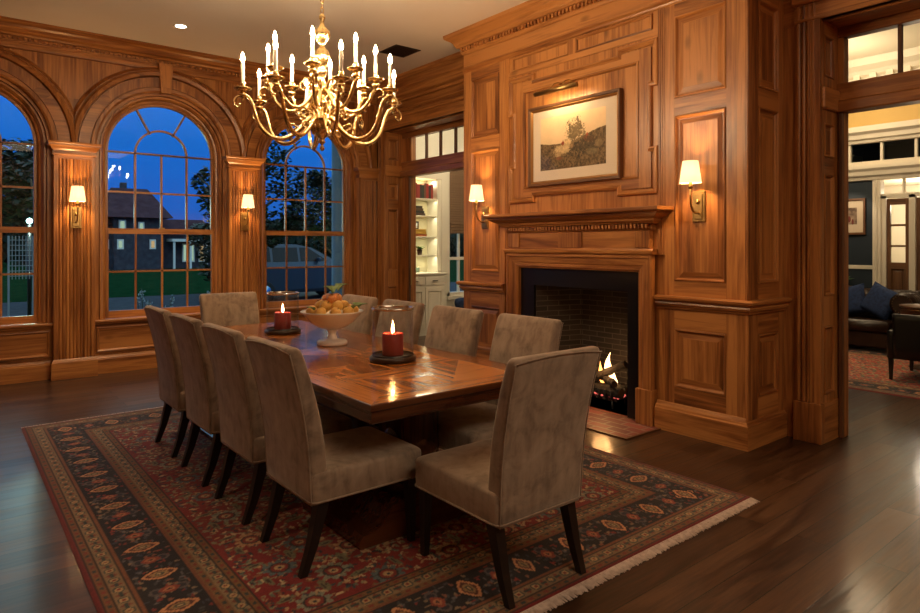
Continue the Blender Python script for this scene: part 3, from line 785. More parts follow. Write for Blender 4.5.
# the print: painted point by point as a mesh colour layer
nx_, nz_ = 230, 146
ya, yb_, za, zb = 3.61, 4.41, 2.225, 2.735
rng = np.random.default_rng(3)
def fractal(h, w, octs, seed):
    g = np.random.default_rng(seed); out = np.zeros((h, w)); amp = 1; tot = 0
    for o in octs:
        n = g.random((int(h / o) + 3, int(w / o) + 3)); ii = np.arange(h) / o; jj = np.arange(w) / o
        i0 = ii.astype(int); j0 = jj.astype(int); fi = (ii - i0)[:, None]; fj = (jj - j0)[None]
        v = n[i0][:, j0] * (1 - fi) * (1 - fj) + n[i0 + 1][:, j0] * fi * (1 - fj) + n[i0][:, j0 + 1] * (1 - fi) * fj + n[i0 + 1][:, j0 + 1] * fi * fj
        out += v * amp; tot += amp; amp *= .62
    return out / tot
def lin(c): return np.array([((q / 255 + .055) / 1.055) ** 2.4 if q > 10 else q / 255 / 12.92 for q in c])
F1 = fractal(nz_, nx_, (40, 18, 9, 3), 1); F2 = fractal(nz_, nx_, (4, 2, 1, 1), 2); F2 = np.clip(.5 + (F2 - .5) * 1.5, 0, 1)
J, I = np.meshgrid(np.linspace(0, 1, nx_), np.linspace(0, 1, nz_))   # J: near(right in picture)->left ; mirrored below
J = 1 - J                                                            # J = 0 at the picture's left
img = np.zeros((nz_, nx_, 3))
sky = lin((236, 206, 166)) * (.8 + .35 * I[..., None]) * (.86 + .28 * F1[..., None]); img[:] = sky
hz = .52 - .05 * np.sin(J * 5) + .10 * np.clip((J - .55) * 2.2, 0, 1) + .05 * (F1 - .5)
gr_ = I < hz
gc = lin((104, 84, 58))[None, None] * (.1 + 2.0 * F2[..., None]) * (.75 + .5 * F1[..., None])
img[gr_] = gc[gr_]
tree = ((J - .55) / .12) ** 2 + ((I - .62) / .26) ** 2 + (F2 - .5) * 3 + (F1 - .5) * 3 < .75
img[tree] = (lin((132, 112, 80)) * (.5 + 1.0 * F2[..., None]))[tree]
dark = ((J - .62) / .26) ** 2 + ((I - .33) / .15) ** 2 + (F2 - .5) * 2 + (F1 - .5) * 3 < .8
img[dark] = (lin((78, 66, 48)) * (.3 + 1.5 * F2[..., None]))[dark]
def blob(cx, cy, rx, ry, c, k=2.2):
    q = ((J - cx) / rx) ** 2 + ((I - cy) / ry) ** 2 + (F2 - .5) * k + (F1 - .5) * 2 < 1; img[q] = (lin(c) * (.55 + .9 * F2[..., None]))[q]
for cx, cy, rx, ry, c in [(.34, .36, .13, .085, (206, 176, 132)), (.43, .44, .06, .10, (216, 186, 140)), (.29, .28, .05, .05, (180, 150, 110)), (.36, .47, .02, .045, (150, 62, 40)), (.72, .50, .03, .05, (120, 76, 50)),
                          (.77, .47, .06, .045, (92, 70, 48)), (.73, .57, .014, .03, (170, 80, 54)), (.30, .20, .045, .03, (128, 84, 58)), (.50, .40, .03, .05, (150, 120, 86)), (.20, .42, .05, .03, (84, 66, 44)), (.80, .25, .08, .05, (120, 104, 76)), (.9, .38, .05, .06, (132, 112, 80))]:
    blob(cx, cy, rx, ry, c)
img *= 1.0
m = MB(); me = bpy.data.meshes.new('print')
ys = np.linspace(ya, yb_, nx_); zs = np.linspace(za, zb, nz_)
Yg, Zg = np.meshgrid(ys, zs); V = np.stack([np.full(Yg.shape, CX + .008 - .0195) - CX, Yg - 4.0, Zg - 2.08], -1).reshape(-1, 3)
def grid_mesh(name, V, nc, nr, colors, mat_, parent=None):
    me = bpy.data.meshes.new(name); k = np.arange((nr - 1) * (nc - 1)); i = k // (nc - 1) * nc + k % (nc - 1)
    F = np.stack([i, i + 1, i + nc + 1, i + nc], -1)
    me.vertices.add(len(V)); me.vertices.foreach_set('co', V.astype(np.float32).ravel())
    me.loops.add(F.size); me.loops.foreach_set('vertex_index', F.astype(np.int32).ravel())
    me.polygons.add(len(F)); me.polygons.foreach_set('loop_start', np.arange(0, F.size, 4, dtype=np.int32)); me.polygons.foreach_set('loop_total', np.full(len(F), 4, np.int32))
    me.update(); me.validate()
    a = me.color_attributes.new('Col', 'FLOAT_COLOR', 'POINT'); cc = np.ones((len(V), 4), np.float32); cc[:, :3] = colors.reshape(-1, 3); a.data.foreach_set('color', cc.ravel())
    me.materials.append(mat_); o = bpy.data.objects.new(name, me); COL.objects.link(o)
    if parent is not None: o.parent = parent
    return o
grid_mesh('print', V, nx_, nz_, img, attr_mat('print_ink', .7), pt)
m = MB(on_x(CX + .008)); m.add([(y0 + .05, z0 + .05, .026), (y1 - .05, z0 + .05, .026), (y1 - .05, z1 - .05, .026), (y0 + .05, z1 - .05, .026)], [(0, 1, 2, 3)], glass('picture_glass', (.98, .98, .97), 1.35)); m.build('glazing', pt)

pl = thing('picture_light', 'brass tube picture light mounted over the hunting print', 'lamp', (CX, 4.06, 2.93))
m = MB(); xx = CX - .16; m.tube([(xx, 3.82, 2.945), (xx, 4.34, 2.945)], .024, OLDBRASS, 14); m.build('lamp_tube', pl)
for yy in (4.0, 4.14):
    m = MB(); m.tube([(CX - .002, yy, 3.0), (CX - .05, yy, 3.04), (CX - .11, yy, 3.02), (xx, yy, 2.965)], .006, OLDBRASS, 8); m.build('arm', pl)
m = MB(); m.box(CX - .014, CX + .0, 3.97, 4.17, 2.975, 3.02, OLDBRASS, .004); m.build('mounting_plate', pl)
light('picture_lamp', 'AREA', (xx + .005, 4.08, 2.918), 1.2, (1, .66, .32), .45, rot=(0, radians(-42), 0), shape='RECTANGLE', size_y=.03)
bpy.data.objects['picture_lamp'].rotation_euler = (0, radians(-40), 0); bpy.data.lights['picture_lamp'].size = .03; bpy.data.lights['picture_lamp'].size_y = .45

# ------------------------------------------------------------------ wall sconces
SHM = shade_mat()
def make_sconce():
    t = thing('wall_sconce', 'x', 'lamp')   # local: wall is the plane y=0, the lamp reaches towards -y
    m = MB(); m.box(-.055, .055, -.016, 0, -.12, .12, OLDBRASS, .004); m.box(-.035, .035, -.024, -.014, -.10, .10, OLDBRASS, .004); m.build('backplate', t)
    m = MB(); m.lathe([(0, -.018), (.012, -.015), (.014, 0), (.012, .015), (0, .018)], OLDBRASS, (0, -.03, .035), 12)
    m.tube([(0, -.02, -.05), (0, -.06, -.052), (0, -.10, -.035), (0, -.125, .01), (0, -.13, .07), (0, -.13, .16)], .008, OLDBRASS, 10)
    m.lathe([(0, .13), (.018, .135), (.02, .15), (.013, .17), (.013, .20), (0, .20)], OLDBRASS, (0, -.13, 0), 14); m.build('arm', t)
    m = MB(); m.lathe([(.082, .175), (.058, .345)], SHM, (0, -.13, 0), 32)
    m.lathe([(.080, .175), (.056, .345)], SHM, (0, -.13, 0), 32)
    m.build('lamp_shade', t, label='cream tapered shade, lit from within')
    m = MB(); m.lathe([(0, .19), (.010, .195), (.014, .21), (.010, .225), (0, .232)], emit('sconce_bulb', (1, .72, .4), 30), (0, -.13, 0), 12); m.build('bulb', t)
    light('sconce_light', 'POINT', (0, -.13, .262), SCONCE_W, (1, .56, .22), .03, parent=t)
    return t
sc0 = make_sconce()
def place_sconce(first, lbl, loc, rz):
    t = sc0 if first else copy_tree(sc0)
    t.location = loc; t.rotation_euler = (0, 0, rz); t['label'] = lbl; t['group'] = 'brass wall sconces'
pf = WY - .092
place_sconce(1, 'brass sconce with cream shade on the pilaster between left and middle windows', (PILX[1] + .01, pf, 1.81), 0)
place_sconce(0, 'brass sconce with cream shade on the pilaster between middle and right windows', (PILX[2], pf, 1.81), 0)
place_sconce(0, 'brass sconce with cream shade on the chimney breast left of the mantel', (CX + .012, 5.26, 1.80), -pi / 2)
place_sconce(0, 'brass sconce with cream shade on the chimney breast right of the mantel', (CX + .012, 2.72, 1.80), -pi / 2)

# ------------------------------------------------------------------ rug
def persian(W, Lh, st, red, seed=5, scale=1.0):
    """a quarter of the carpet painted point by point, then mirrored; distances in metres from the corner"""
    g = np.random.default_rng(seed)
    nx, ny = int(W / 2 / st) + 1, int(Lh / 2 / st) + 1
    x = np.arange(nx) * st; y = np.arange(ny) * st; X, Y = np.meshgrid(x, y)
    D = np.minimum(X, Y); S = np.where(X < Y, Y, X)       # distance from the edge, and along it
    C = lambda r, gg, b: lin((r, gg, b))
    img = np.zeros((ny, nx, 3)); img[:] = C(*red)
    nz = fractal(ny, nx, (60, 25, 9), seed)[..., None]
    def band(a, b, c): q = (D >= a) & (D < b); img[q] = C(*c)
    b0 = np.array([0, .022, .028, .062, .066, .135, .139, .158, .385, .404, .408, .435, .439, .495, .499, .535, .54]) * scale
    cols = [(104, 20, 20), (36, 18, 18), (112, 74, 44), (36, 20, 18), (128, 104, 76), (36, 20, 18), (118, 70, 42), (12, 11, 18), (116, 66, 40), (26, 16, 16), (118, 84, 50), (26, 16, 16), (134, 112, 82), (30, 18, 18), (116, 80, 44), (24, 16, 16)]
    for a, b, c in zip(b0[:-1], b0[1:], cols): band(a, b, c)
    LIMB = [None]
    def stamp(d, s, rd, rs, c, ring=None, lozenge=False):
        """an ellipse at distance d from the edge, s along it, on both limbs of the border"""
        for limb in ((0, 1) if LIMB[0] is None else (LIMB[0],)):
            cx, cy, rx, ry = (d, s, rd, rs) if limb == 0 else (s, d, rs, rd)
            if s < d * .9: continue
            i0, i1 = max(0, int((cy - ry) / st)), int((cy + ry) / st) + 2; j0, j1 = max(0, int((cx - rx) / st)), int((cx + rx) / st) + 2
            if i0 >= ny or j0 >= nx: continue
            u = (X[i0:i1, j0:j1] - cx) / rx; v = (Y[i0:i1, j0:j1] - cy) / ry
            q = (np.abs(u) ** 1.3 + np.abs(v) ** 1.3 if lozenge else u * u + v * v)
            sub = img[i0:i1, j0:j1]; sub[q < 1] = C(*c)
    def chain(d, step, fn, start=0):
        for limb, half in ((0, Lh / 2), (1, W / 2)):
            LIMB[0] = limb; n = max(2, round((half - d) / step / 2) * 2); q = (half - d) / n
            for k in range(n + 1): fn(d, d + q * k, k)
        LIMB[0] = None
    # small guard borders
    for d in (.045, .421, .517):
        chain(d * scale, .045 * scale, lambda d, s, k: (stamp(d, s, .010 * scale, .012 * scale, ((120, 40, 30), (40, 50, 50))[k % 2])))
    for d in (.1, .467):
        def ros(d, s, k):
            if k % 2 == 0:
                stamp(d, s, .026 * scale, .026 * scale, (60, 66, 60)); stamp(d, s, .018 * scale, .018 * scale, (170, 140, 100)); stamp(d, s, .008 * scale, .008 * scale, (120, 34, 26))
            else:
                stamp(d, s, .022 * scale, .011 * scale, (120, 52, 34)); stamp(d, s, .010 * scale, .02 * scale, (50, 60, 56))
        chain(d * scale, .05 * scale, ros)
    # main border: leaves, vines, then medallions
    for k in range(int(420 / scale)):
        d = g.uniform(.168, .376) * scale; s = g.uniform(.16, max(W, Lh) / 2 / scale) * scale
        c = [(90, 88, 92), (50, 56, 72), (124, 76, 56), (124, 40, 32), (130, 110, 84), (60, 62, 66)][g.integers(6)]
        if g.random() < .5: stamp(d, s, .007 * scale, .014 * scale, c)
        else: stamp(d, s, .013 * scale, .007 * scale, c)
    def med(d, s, k):
        if k % 2 == 0:
            stamp(d, s, .094 * scale, .066 * scale, (12, 10, 16), lozenge=True)
            stamp(d, s, .080 * scale, .050 * scale, (196, 138, 96), lozenge=True); stamp(d, s, .062 * scale, .036 * scale, (88, 44, 34), lozenge=True)
            stamp(d, s, .040 * scale, .024 * scale, (150, 120, 80)); stamp(d, s, .024 * scale, .014 * scale, (70, 70, 56)); stamp(d, s, .009 * scale, .007 * scale, (190, 160, 120))
        else:
            for q in (-1, 1):
                stamp(d + q * .052 * scale, s, .030 * scale, .030 * scale, (84, 78, 78)); stamp(d + q * .052 * scale, s, .018 * scale, .018 * scale, (30, 30, 44))
            stamp(d, s, .046 * scale, .034 * scale, (134, 58, 40), lozenge=True); stamp(d, s, .024 * scale, .017 * scale, (168, 110, 76)); stamp(d, s, .010 * scale, .008 * scale, (60, 30, 26))
    chain(.2715 * scale, .158 * scale, med)
    # field: scattered herati rosettes, leaves and lattice, mirrored about both axes
    inn = .545 * scale
    fm = D > inn
    def fst(cx, cy, rx, ry, c, th=0):
        r = max(rx, ry); i0, i1 = max(0, int((cy - r) / st)), int((cy + r) / st) + 2; j0, j1 = max(0, int((cx - r) / st)), int((cx + r) / st) + 2
        if i0 >= ny or j0 >= nx: return
        dx = X[i0:i1, j0:j1] - cx; dy = Y[i0:i1, j0:j1] - cy
        u = (dx * cos(th) + dy * sin(th)) / rx; v = (-dx * sin(th) + dy * cos(th)) / ry
        q = (u * u + v * v < 1) & fm[i0:i1, j0:j1]; sub = img[i0:i1, j0:j1]; sub[q] = C(*c)
    pal = [(132, 128, 98), (96, 104, 88), (170, 138, 98), (52, 62, 66), (128, 84, 52), (186, 162, 124), (30, 32, 42)]
    for k in range(int(2300 / scale ** 2)):
        cx, cy = g.uniform(inn, W / 2), g.uniform(inn, Lh / 2)
        s_ = g.uniform(.7, 1.3) * scale; fst(cx, cy, .017 * s_, .007 * s_, pal[g.integers(7)], g.uniform(0, pi))
    P = .36 * scale
    for a in range(-1, int(W / P) + 2):
        for b in range(-1, int(Lh / P) + 2):
            cx = W / 2 - a * P + (P / 2 if b % 2 else 0); cy = Lh / 2 - b * P * .5
            if (a + b) % 2 == 0 or b % 2:
                pc = [(128, 130, 112), (170, 130, 92), (84, 98, 100)][(a + 2 * b) % 3]
                R = .078 * scale
                for q in range(10): fst(cx + R * .72 * cos(q * pi / 5), cy + R * .72 * sin(q * pi / 5), R * .30, R * .19, pc, q * pi / 5)
                fst(cx, cy, R * .62, R * .62, (46, 40, 40)); fst(cx, cy, R * .5, R * .5, (128, 44, 34)); fst(cx, cy, R * .28, R * .28, (176, 146, 104)); fst(cx, cy, R * .12, R * .12, (40, 40, 46))
                for q in range(4):
                    th = pi / 4 + q * pi / 2; fst(cx + 1.55 * R * cos(th), cy + 1.55 * R * sin(th), R * .62, R * .2, (108, 104, 76), th + .9); fst(cx + 1.55 * R * cos(th), cy + 1.55 * R * sin(th), R * .3, R * .09, (60, 40, 34), th + .9)
    img *= (.75 + .5 * nz)
    sp = g.random((ny, nx))[..., None]; img *= (.82 + .36 * sp)
    full = np.concatenate([img, img[:, -2::-1]], 1); full = np.concatenate([full, full[-2::-1]], 0)
    return full
def rug_object(name, x0, x1, y0, y1, st, full, parent, z=.012):
    nr, nc = full.shape[:2]
    X, Y = np.meshgrid(np.linspace(x0, x1, nc), np.linspace(y0, y1, nr)); Z = np.full(X.shape, z)
    Z[0] = Z[-1] = .002; Z[:, 0] = Z[:, -1] = .002
    off = parent.location
    V = np.stack([X - off[0], Y - off[1], Z - off[2]], -1).reshape(-1, 3)
    return grid_mesh(name, V, nc, nr, full, RUGMAT, parent)
RUGMAT = attr_mat('rug_wool', .95, .35, .15)
RX0, RX1, RY0, RY1 = .485, 3.715, 1.865, 6.30
rug = thing('persian_rug', 'large red persian rug with navy border and pale fringe under the dining table', 'rug', ((RX0 + RX1) / 2, (RY0 + RY1) / 2, 0))
full = persian(RX1 - RX0, RY1 - RY0, .008, (122, 25, 22))
rug_object('pile', RX0, RX1, RY0, RY1, .008, full, rug)
FR = mottled('cotton_fringe', (.42, .33, .28), (.62, .50, .43), 40, .9)
m = MB(); rr = random.Random(2)
for yb2, sg in ((RY0, -1), (RY1, 1)):
    x = RX0 + .004
    while x < RX1 - .004:
        dx = rr.uniform(-.006, .006); L_ = rr.uniform(.046, .058)
        m.add([(x, yb2 - sg * .004, .009), (x + .0095, yb2 - sg * .004, .009), (x + .008 + dx, yb2 + sg * L_, .003), (x + .001 + dx, yb2 + sg * L_, .003)], [(0, 1, 2, 3)], FR)
        m.add([(x, yb2 - sg * .004, .001), (x + .0095, yb2 - sg * .004, .001), (x + .008 + dx, yb2 + sg * L_, .001), (x + .001 + dx, yb2 + sg * L_, .001)], [(0, 1, 2, 3)], FR)
        x += .0098
m.build('fringe', rug, label='pale cotton fringe')
# ------------------------------------------------------------------ dining table
TX0, TX1, TY0, TY1, TZ = 1.49, 2.66, 2.49, 5.74, .78
tb = thing('dining_table', 'long polished cherry dining table with parquet top on heavy pedestal feet', 'table', ((TX0 + TX1) / 2, (TY0 + TY1) / 2, 0))
m = MB()
bw = .15   # mitred border, then parquet squares, each of four matched triangles round a diamond
o = [(TX0 + .008, TY0 + .008), (TX1 - .008, TY0 + .008), (TX1 - .008, TY1 - .008), (TX0 + .008, TY1 - .008)]
i_ = [(TX0 + bw, TY0 + bw), (TX1 - bw, TY0 + bw), (TX1 - bw, TY1 - bw), (TX0 + bw, TY1 - bw)]
for k in range(4):
    q = [o[k], o[(k + 1) % 4], i_[(k + 1) % 4], i_[k]]
    m.add([(x, y, TZ) for x, y in q], [(0, 1, 2, 3)], CHERRY[0] if k % 2 == 0 else CHERRY[1])
nsq = 3; x0, x1 = TX0 + bw, TX1 - bw; y0, y1 = TY0 + bw, TY1 - bw
for k in range(nsq):
    a, b = y0 + (y1 - y0) * k / nsq, y0 + (y1 - y0) * (k + 1) / nsq; cx, cy = (x0 + x1) / 2, (a + b) / 2
    mids = [(cx, a), (x1, cy), (cx, b), (x0, cy)]; cor = [(x0, a), (x1, a), (x1, b), (x0, b)]
    for q in range(4):
        m.add([(*mids[q], TZ), (*cor[(q + 1) % 4], TZ), (*mids[(q + 1) % 4], TZ)], [(0, 1, 2)], CHERRY[q % 2])
        m.add([(*mids[q], TZ), (*mids[(q + 1) % 4], TZ), (cx, cy, TZ)], [(0, 1, 2)], CHERRY[(q + 1) % 2])
m.build('parquet_top', tb)
m = MB()
edge = [(0, TZ), (.006, TZ - .003), (.008, TZ - .010), (.008, TZ - .03), (.003, TZ - .036), (-.004, TZ - .04), (-.004, TZ - .046), (.0, TZ - .05), (.0, TZ - .088), (-.012, TZ - .095), (-.10, TZ - .095)]
m.sweep([(TX0 + .008, TY0 + .008), (TX0 + .008, TY1 - .008), (TX1 - .008, TY1 - .008), (TX1 - .008, TY0 + .008)], edge, SHADECHERRY, closed=True)  # edge takes the darkened cherry to stand for its shade
m.box(TX0 + .1, TX1 - .1, TY0 + .1, TY1 - .1, TZ - .093, TZ - .05, SHADECHERRY)
m.build('table_edge', tb)
XC = (TX0 + TX1) / 2
for yc in (3.05, 5.15):
    m = MB(lambda a, b, c: (a, c, b))
    def half(s):   # ogee foot outline from the tip to the middle
        return [(XC + s * .50, .014), (XC + s * .505, .05), (XC + s * .48, .075), (XC + s * .44, .08), (XC + s * .40, .09), (XC + s * .36, .12), (XC + s * .32, .165), (XC + s * .27, .20), (XC + s * .2, .215)]
    poly = half(-1) + half(1)[::-1]
    m.prism(poly, yc - .32, yc + .32, SHADECHERRY)
    m.build('pedestal_foot', tb)
    m = MB(); m.box(XC - .16, XC + .16, yc - .2, yc + .2, .21, .27, SHADECHERRY, .012); m.box(XC - .12, XC + .12, yc - .15, yc + .15, .27, .60, SHADECHERRY, .02)
    m.lathe([(.13, .27), (.17, .31), (.18, .36), (.14, .44), (.10, .5), (.12, .55), (.16, .6)], SHADECHERRY[2], (XC, yc, 0), 20)
    m.build('pedestal_column', tb)
    m = MB(); m.box(XC - .42, XC + .42, yc - .17, yc + .17, .60, TZ - .096, SHADECHERRY, .02); m.build('top_support', tb)
m = MB(); m.box(XC - .05, XC + .05, 3.2, 5.0, .30, .42, SHADECHERRY, .012); m.build('stretcher', tb)

# ------------------------------------------------------------------ dining chairs
def rrect(cx, cy, w, d, r, z, n=5, tilt=0):
    pts = []
    for sx, sy, a0 in ((1, 1, 0), (-1, 1, 90), (-1, -1, 180), (1, -1, 270)):
        for k in range(n):
            a = radians(a0 + 90 * k / (n - 1)); pts.append((cx + sx * (w / 2 - r) + r * cos(a), cy + sy * (d / 2 - r) + r * sin(a), z))
    return pts
def make_chair():
    t = thing('dining_chair', 'x', 'chair')      # faces +y
    m = MB(); rings = []
    sw = .525
    for z, g, r in [(.338, -.03, .02), (.333, -.006, .03), (.335, 0, .03), (.345, .002, .030), (.40, .004, .030), (.455, .004, .030), (.468, .000, .030), (.475, -.008, .034), (.478, -.03, .05), (.482, -.12, .08)]:
        rings.append(rrect(0, .03, sw + 2 * g, .60 + 2 * g, r, z))
    m.loft(rings, VELVET, True); m.build('seat', t)
    m = MB(); rings = []
    prof = [(.330, -.232, .085, .508), (.40, -.234, .092, .511), (.50, -.238, .094, .514), (.60, -.248, .092, .517), (.70, -.264, .088, .521), (.80, -.286, .083, .525), (.90, -.312, .078, .529), (.98, -.336, .072, .532), (1.02, -.349, .067, .532)]
    rings.append(rrect(0, -.232, .46, .055, .02, .326))
    for z, y, d, w_ in prof: rings.append(rrect(0, y, w_, d, .024, z))
    rings.append(rrect(0, -.353, .528, .060, .026, 1.032)); rings.append(rrect(0, -.356, .515, .045, .02, 1.040)); rings.append(rrect(0, -.357, .49, .02, .009, 1.043))
    # gentle hollow of the upholstered face and crown of the top edge
    rings = [[(x, y + .010 * (1 - (x / .27) ** 2) * (1 if y < -.2 else 0) * 0, z + (.012 * (1 - (x / .27) ** 2) if z > .97 else 0)) for x, y, z in r] for r in rings]
    m.loft(rings, VELVET, True); bk = m.build('backrest', t)
    m = MB()   # seam piping down the back edges and round the seat's foot
    for sx in (-1, 1):
        m.tube([(sx * (w_ / 2 - .004), y - d / 2 + .004, z) for z, y, d, w_ in prof], .003, VELVET, 6)
    m.tube([(-.262, -.386, 1.024), (-.13, -.388, 1.036), (0, -.389, 1.040), (.13, -.388, 1.036), (.262, -.386, 1.024)], .003, VELVET, 6)
    m.build('piping', bk)
    m = MB(); m.tube(rrect(0, .03, sw + .006, .606, .03, .342), .005, VELVET, 6, loop=True, caps=False); m.build('welt', t)
    for sx in (-1, 1):
        m = MB(); a = sx * .235
        m.loft([[(a + q * .024, .270 + w_ * .024, .345) for q, w_ in ((-1, -1), (1, -1), (1, 1), (-1, 1))], [(a + q * .015, .280 + w_ * .015, 0.0135) for q, w_ in ((-1, -1), (1, -1), (1, 1), (-1, 1))]], EBON)
        m.build('leg', t)
        a = sx * .222
        m = MB(); R4 = ((-1, -1), (1, -1), (1, 1), (-1, 1))
        m.loft([[(a + q * .026, -.205 + w_ * .030, .36) for q, w_ in R4], [(a + q * .025, -.215 + w_ * .028, .30) for q, w_ in R4], [(a + q * .020, -.255 + w_ * .022, .14) for q, w_ in R4], [(a + q * .016, -.30 + w_ * .017, .0135) for q, w_ in R4]], EBON)
        m.build('leg', t)
    return t
ch0 = make_chair()
chairs = [
    ((1.55, 2.90), -90, 'taupe velvet dining chair beside the near corner of the table, its seat in full view'),
    ((1.55, 3.60), -90, 'taupe velvet chair in the row away from the fireplace, second from the near table corner'),
    ((1.55, 4.29), -90, 'taupe velvet chair in the row away from the fireplace, third from the near table corner'),
    ((1.55, 4.98), -90, 'taupe velvet chair in the row away from the fireplace, last before the far table head'),
    ((2.03, 2.22), 0, 'taupe velvet dining chair at the near table end, its whole back towards the viewer'),
    ((2.545, 2.90), 90, 'taupe velvet chair on the fireplace side, in front of the brick firebox'),
    ((2.545, 3.63), 90, 'taupe velvet chair on the fireplace side, behind the nearer hurricane candle'),
    ((2.545, 4.33), 90, 'taupe velvet chair on the fireplace side, just left of the white doorway cabinet'),
    ((2.545, 5.03), 90, 'taupe velvet chair on the fireplace side, showing right behind the fruit bowl'),
    ((2.10, 5.76), 180, 'taupe velvet dining chair at the far table head, facing the viewer'),
]
for i, ((x, y), rz, lb) in enumerate(chairs):
    c = ch0 if i == 0 else copy_tree(ch0)
    c.location = (x, y, 0); c.rotation_euler = (0, 0, radians(rz)); c['label'] = lb; c['group'] = 'upholstered dining chairs round the table'

# ------------------------------------------------------------------ things on the table
FLC = emit('candle_flame', (1, .50, .16), 150)
DKWOOD = simple('dark_wood_base', (.035, .018, .010), .35)
def make_hurricane():
    t = thing('hurricane_lamp', 'x', 'candle holder')
    m = MB(); m.lathe([(0, .001), (.130, .001), (.142, .006), (.146, .016), (.144, .028), (.136, .034), (0, .034)], DKWOOD, n=40); m.lathe([(.1305, .034), (.1305, .043), (.1285, .045)], STEEL, n=48); m.build('base', t, label='dark turned base')
    m = MB(); m.lathe([(.128, .035), (.129, .325)], HGLASS, n=48); m.lathe([(.124, .325), (.124, .035)], HGLASS, n=48); m.build('glass_cylinder', t)
    m = MB(); m.lathe([(.1225, .318), (.1225, .332), (.126, .335), (.1320, .332), (.1320, .318), (.1225, .318)], CHROME, n=48); m.build('rim', t, label='polished metal rim')
    c = MB(); c.lathe([(0, .0345), (.064, .035), (.066, .045), (.066, .165), (.062, .172), (.052, .168), (.02, .160), (0, .158)], CANDLE_RED, n=32); c = c.build('candle', t, label='thick red pillar candle')
    m = MB(); m.tube([(0, 0, .158), (.002, 0, .178)], .0018, EBON, 5); m.build('wick', c)
    m = MB(); m.lathe([(0, .172), (.005, .176), (.0085, .186), (.0075, .198), (.004, .211), (.001, .224)], FLC, n=12); m.build('flame', c)
    return t
h0 = make_hurricane(); h0.location = (2.175, 3.37, TZ); h0['label'] = 'glass hurricane with lit red candle near the front end of the table'
h1 = copy_tree(h0); h1.location = (2.150, 4.98, TZ); h1['label'] = 'glass hurricane with lit red candle beyond the white fruit bowl'
for h in (h0, h1): h['group'] = 'glass hurricanes on the table'
bx, by = 2.185, 4.19
bowl = thing('pedestal_bowl', 'white marble footed bowl filled with apples and leaves at the table centre', 'bowl', (bx, by, TZ))
m = MB(); m.lathe([(0, .11), (.05, .112), (.10, .128), (.155, .165), (.205, .222), (.222, .236), (.226, .243), (.219, .245), (.205, .236), (.15, .185), (.09, .145), (0, .13)], MARBLE, (bx, by, TZ), 48); m.build('dish', bowl)
m = MB(); m.lathe([(0, .001), (.106, .001), (.110, .010), (.108, .026), (.098, .034), (.05, .038), (.034, .046), (.034, .06), (.027, .07), (.030, .095), (.045, .112), (.06, .118)], MARBLE, (bx, by, TZ), 40); m.build('stem_foot', bowl)
def fruit_mat(name, a, b, c):
    m, nt, bs = new_mat(name); L = nt.links.new; tc = N(nt, 'ShaderNodeTexCoord'); n = N(nt, 'ShaderNodeTexNoise', Scale=14, Detail=4, Distortion=.5); L(tc.outputs['Object'], n.inputs['Vector'])
    r = ramp(nt, n.outputs[0], [(.36, a), (.5, b), (.64, c)]); L(r.outputs[0], bs.inputs['Base Color']); bs.inputs['Roughness'].default_value = .35; return m
FM = [fruit_mat('gold_apple', (.70, .20, .05), (.85, .55, .12), (.88, .66, .22)), fruit_mat('blush_apple', (.62, .07, .04), (.80, .30, .10), (.85, .60, .2)), fruit_mat('green_apple', (.30, .40, .10), (.48, .52, .14), (.7, .6, .2)), fruit_mat('russet_apple', (.32, .12, .04), (.50, .22, .06), (.62, .36, .12))]
fr_ = random.Random(11); LEAFG = mottled('fruit_leaf', (.10, .20, .06), (.26, .38, .14), 9, .45)
spots = []
for k in range(9): a = k * 2 * pi / 9 + .2; spots.append((.150 * cos(a), .150 * sin(a), .245, k))
for k in range(6): a = k * 2 * pi / 6 + .5; spots.append((.082 * cos(a), .082 * sin(a), .283, k + 1))
for k in range(3): a = k * 2 * pi / 3 + .1; spots.append((.040 * cos(a), .040 * sin(a), .332, k + 2))
words_ = ['resting on the bowl rim', 'in the middle ring of the heap', 'on the crown of the heap']
cols_ = ['golden', 'red-blushed', 'greenish', 'russet']
proto = {}; seen_ = set()
for i, (dx, dy, dz, cc) in enumerate(spots):
    ci = (cc * 7 + i) % 4; r = fr_.uniform(.037, .043)
    if ci not in proto:
        t = thing('apple', 'x', 'apple')
        m = MB(); m.lathe([(0, -.80), (.25, -.92), (.55, -.86), (.85, -.5), (1.0, .0), (.98, .35), (.78, .72), (.45, .90), (.2, .86), (0, .70)], FM[ci], n=20); m.build('flesh', t)
        m = MB(); m.tube([(0, 0, .68), (.03, 0, .9), (.12, 0, 1.15)], .05, BARK, 6); m.build('stem', t); proto[ci] = t
    else: t = copy_tree(proto[ci])
    t.location = (bx + dx, by + dy, TZ + dz); t.scale = (r, r, r * .95); t.rotation_euler = (fr_.uniform(-.6, .6), fr_.uniform(-.6, .6), fr_.uniform(0, 6))
    lay = 0 if i < 9 else 1 if i < 15 else 2
    side = ['facing the fireplace', 'towards the doorway cabinet', 'towards the far candle', 'towards the windows', 'facing the long row of chair backs', 'towards the viewer', 'towards the near candle', 'towards the brick firebox'][int((atan2(dy, dx) % (2 * pi)) / (pi / 4) + .5) % 8]
    t['label'] = '%s apple %s, %s' % (cols_[ci], words_[lay], side); t['group'] = 'apples heaped in the marble bowl'
    if t['label'] in seen_: t['label'] += ', further round the rim'
    seen_.add(t['label'])
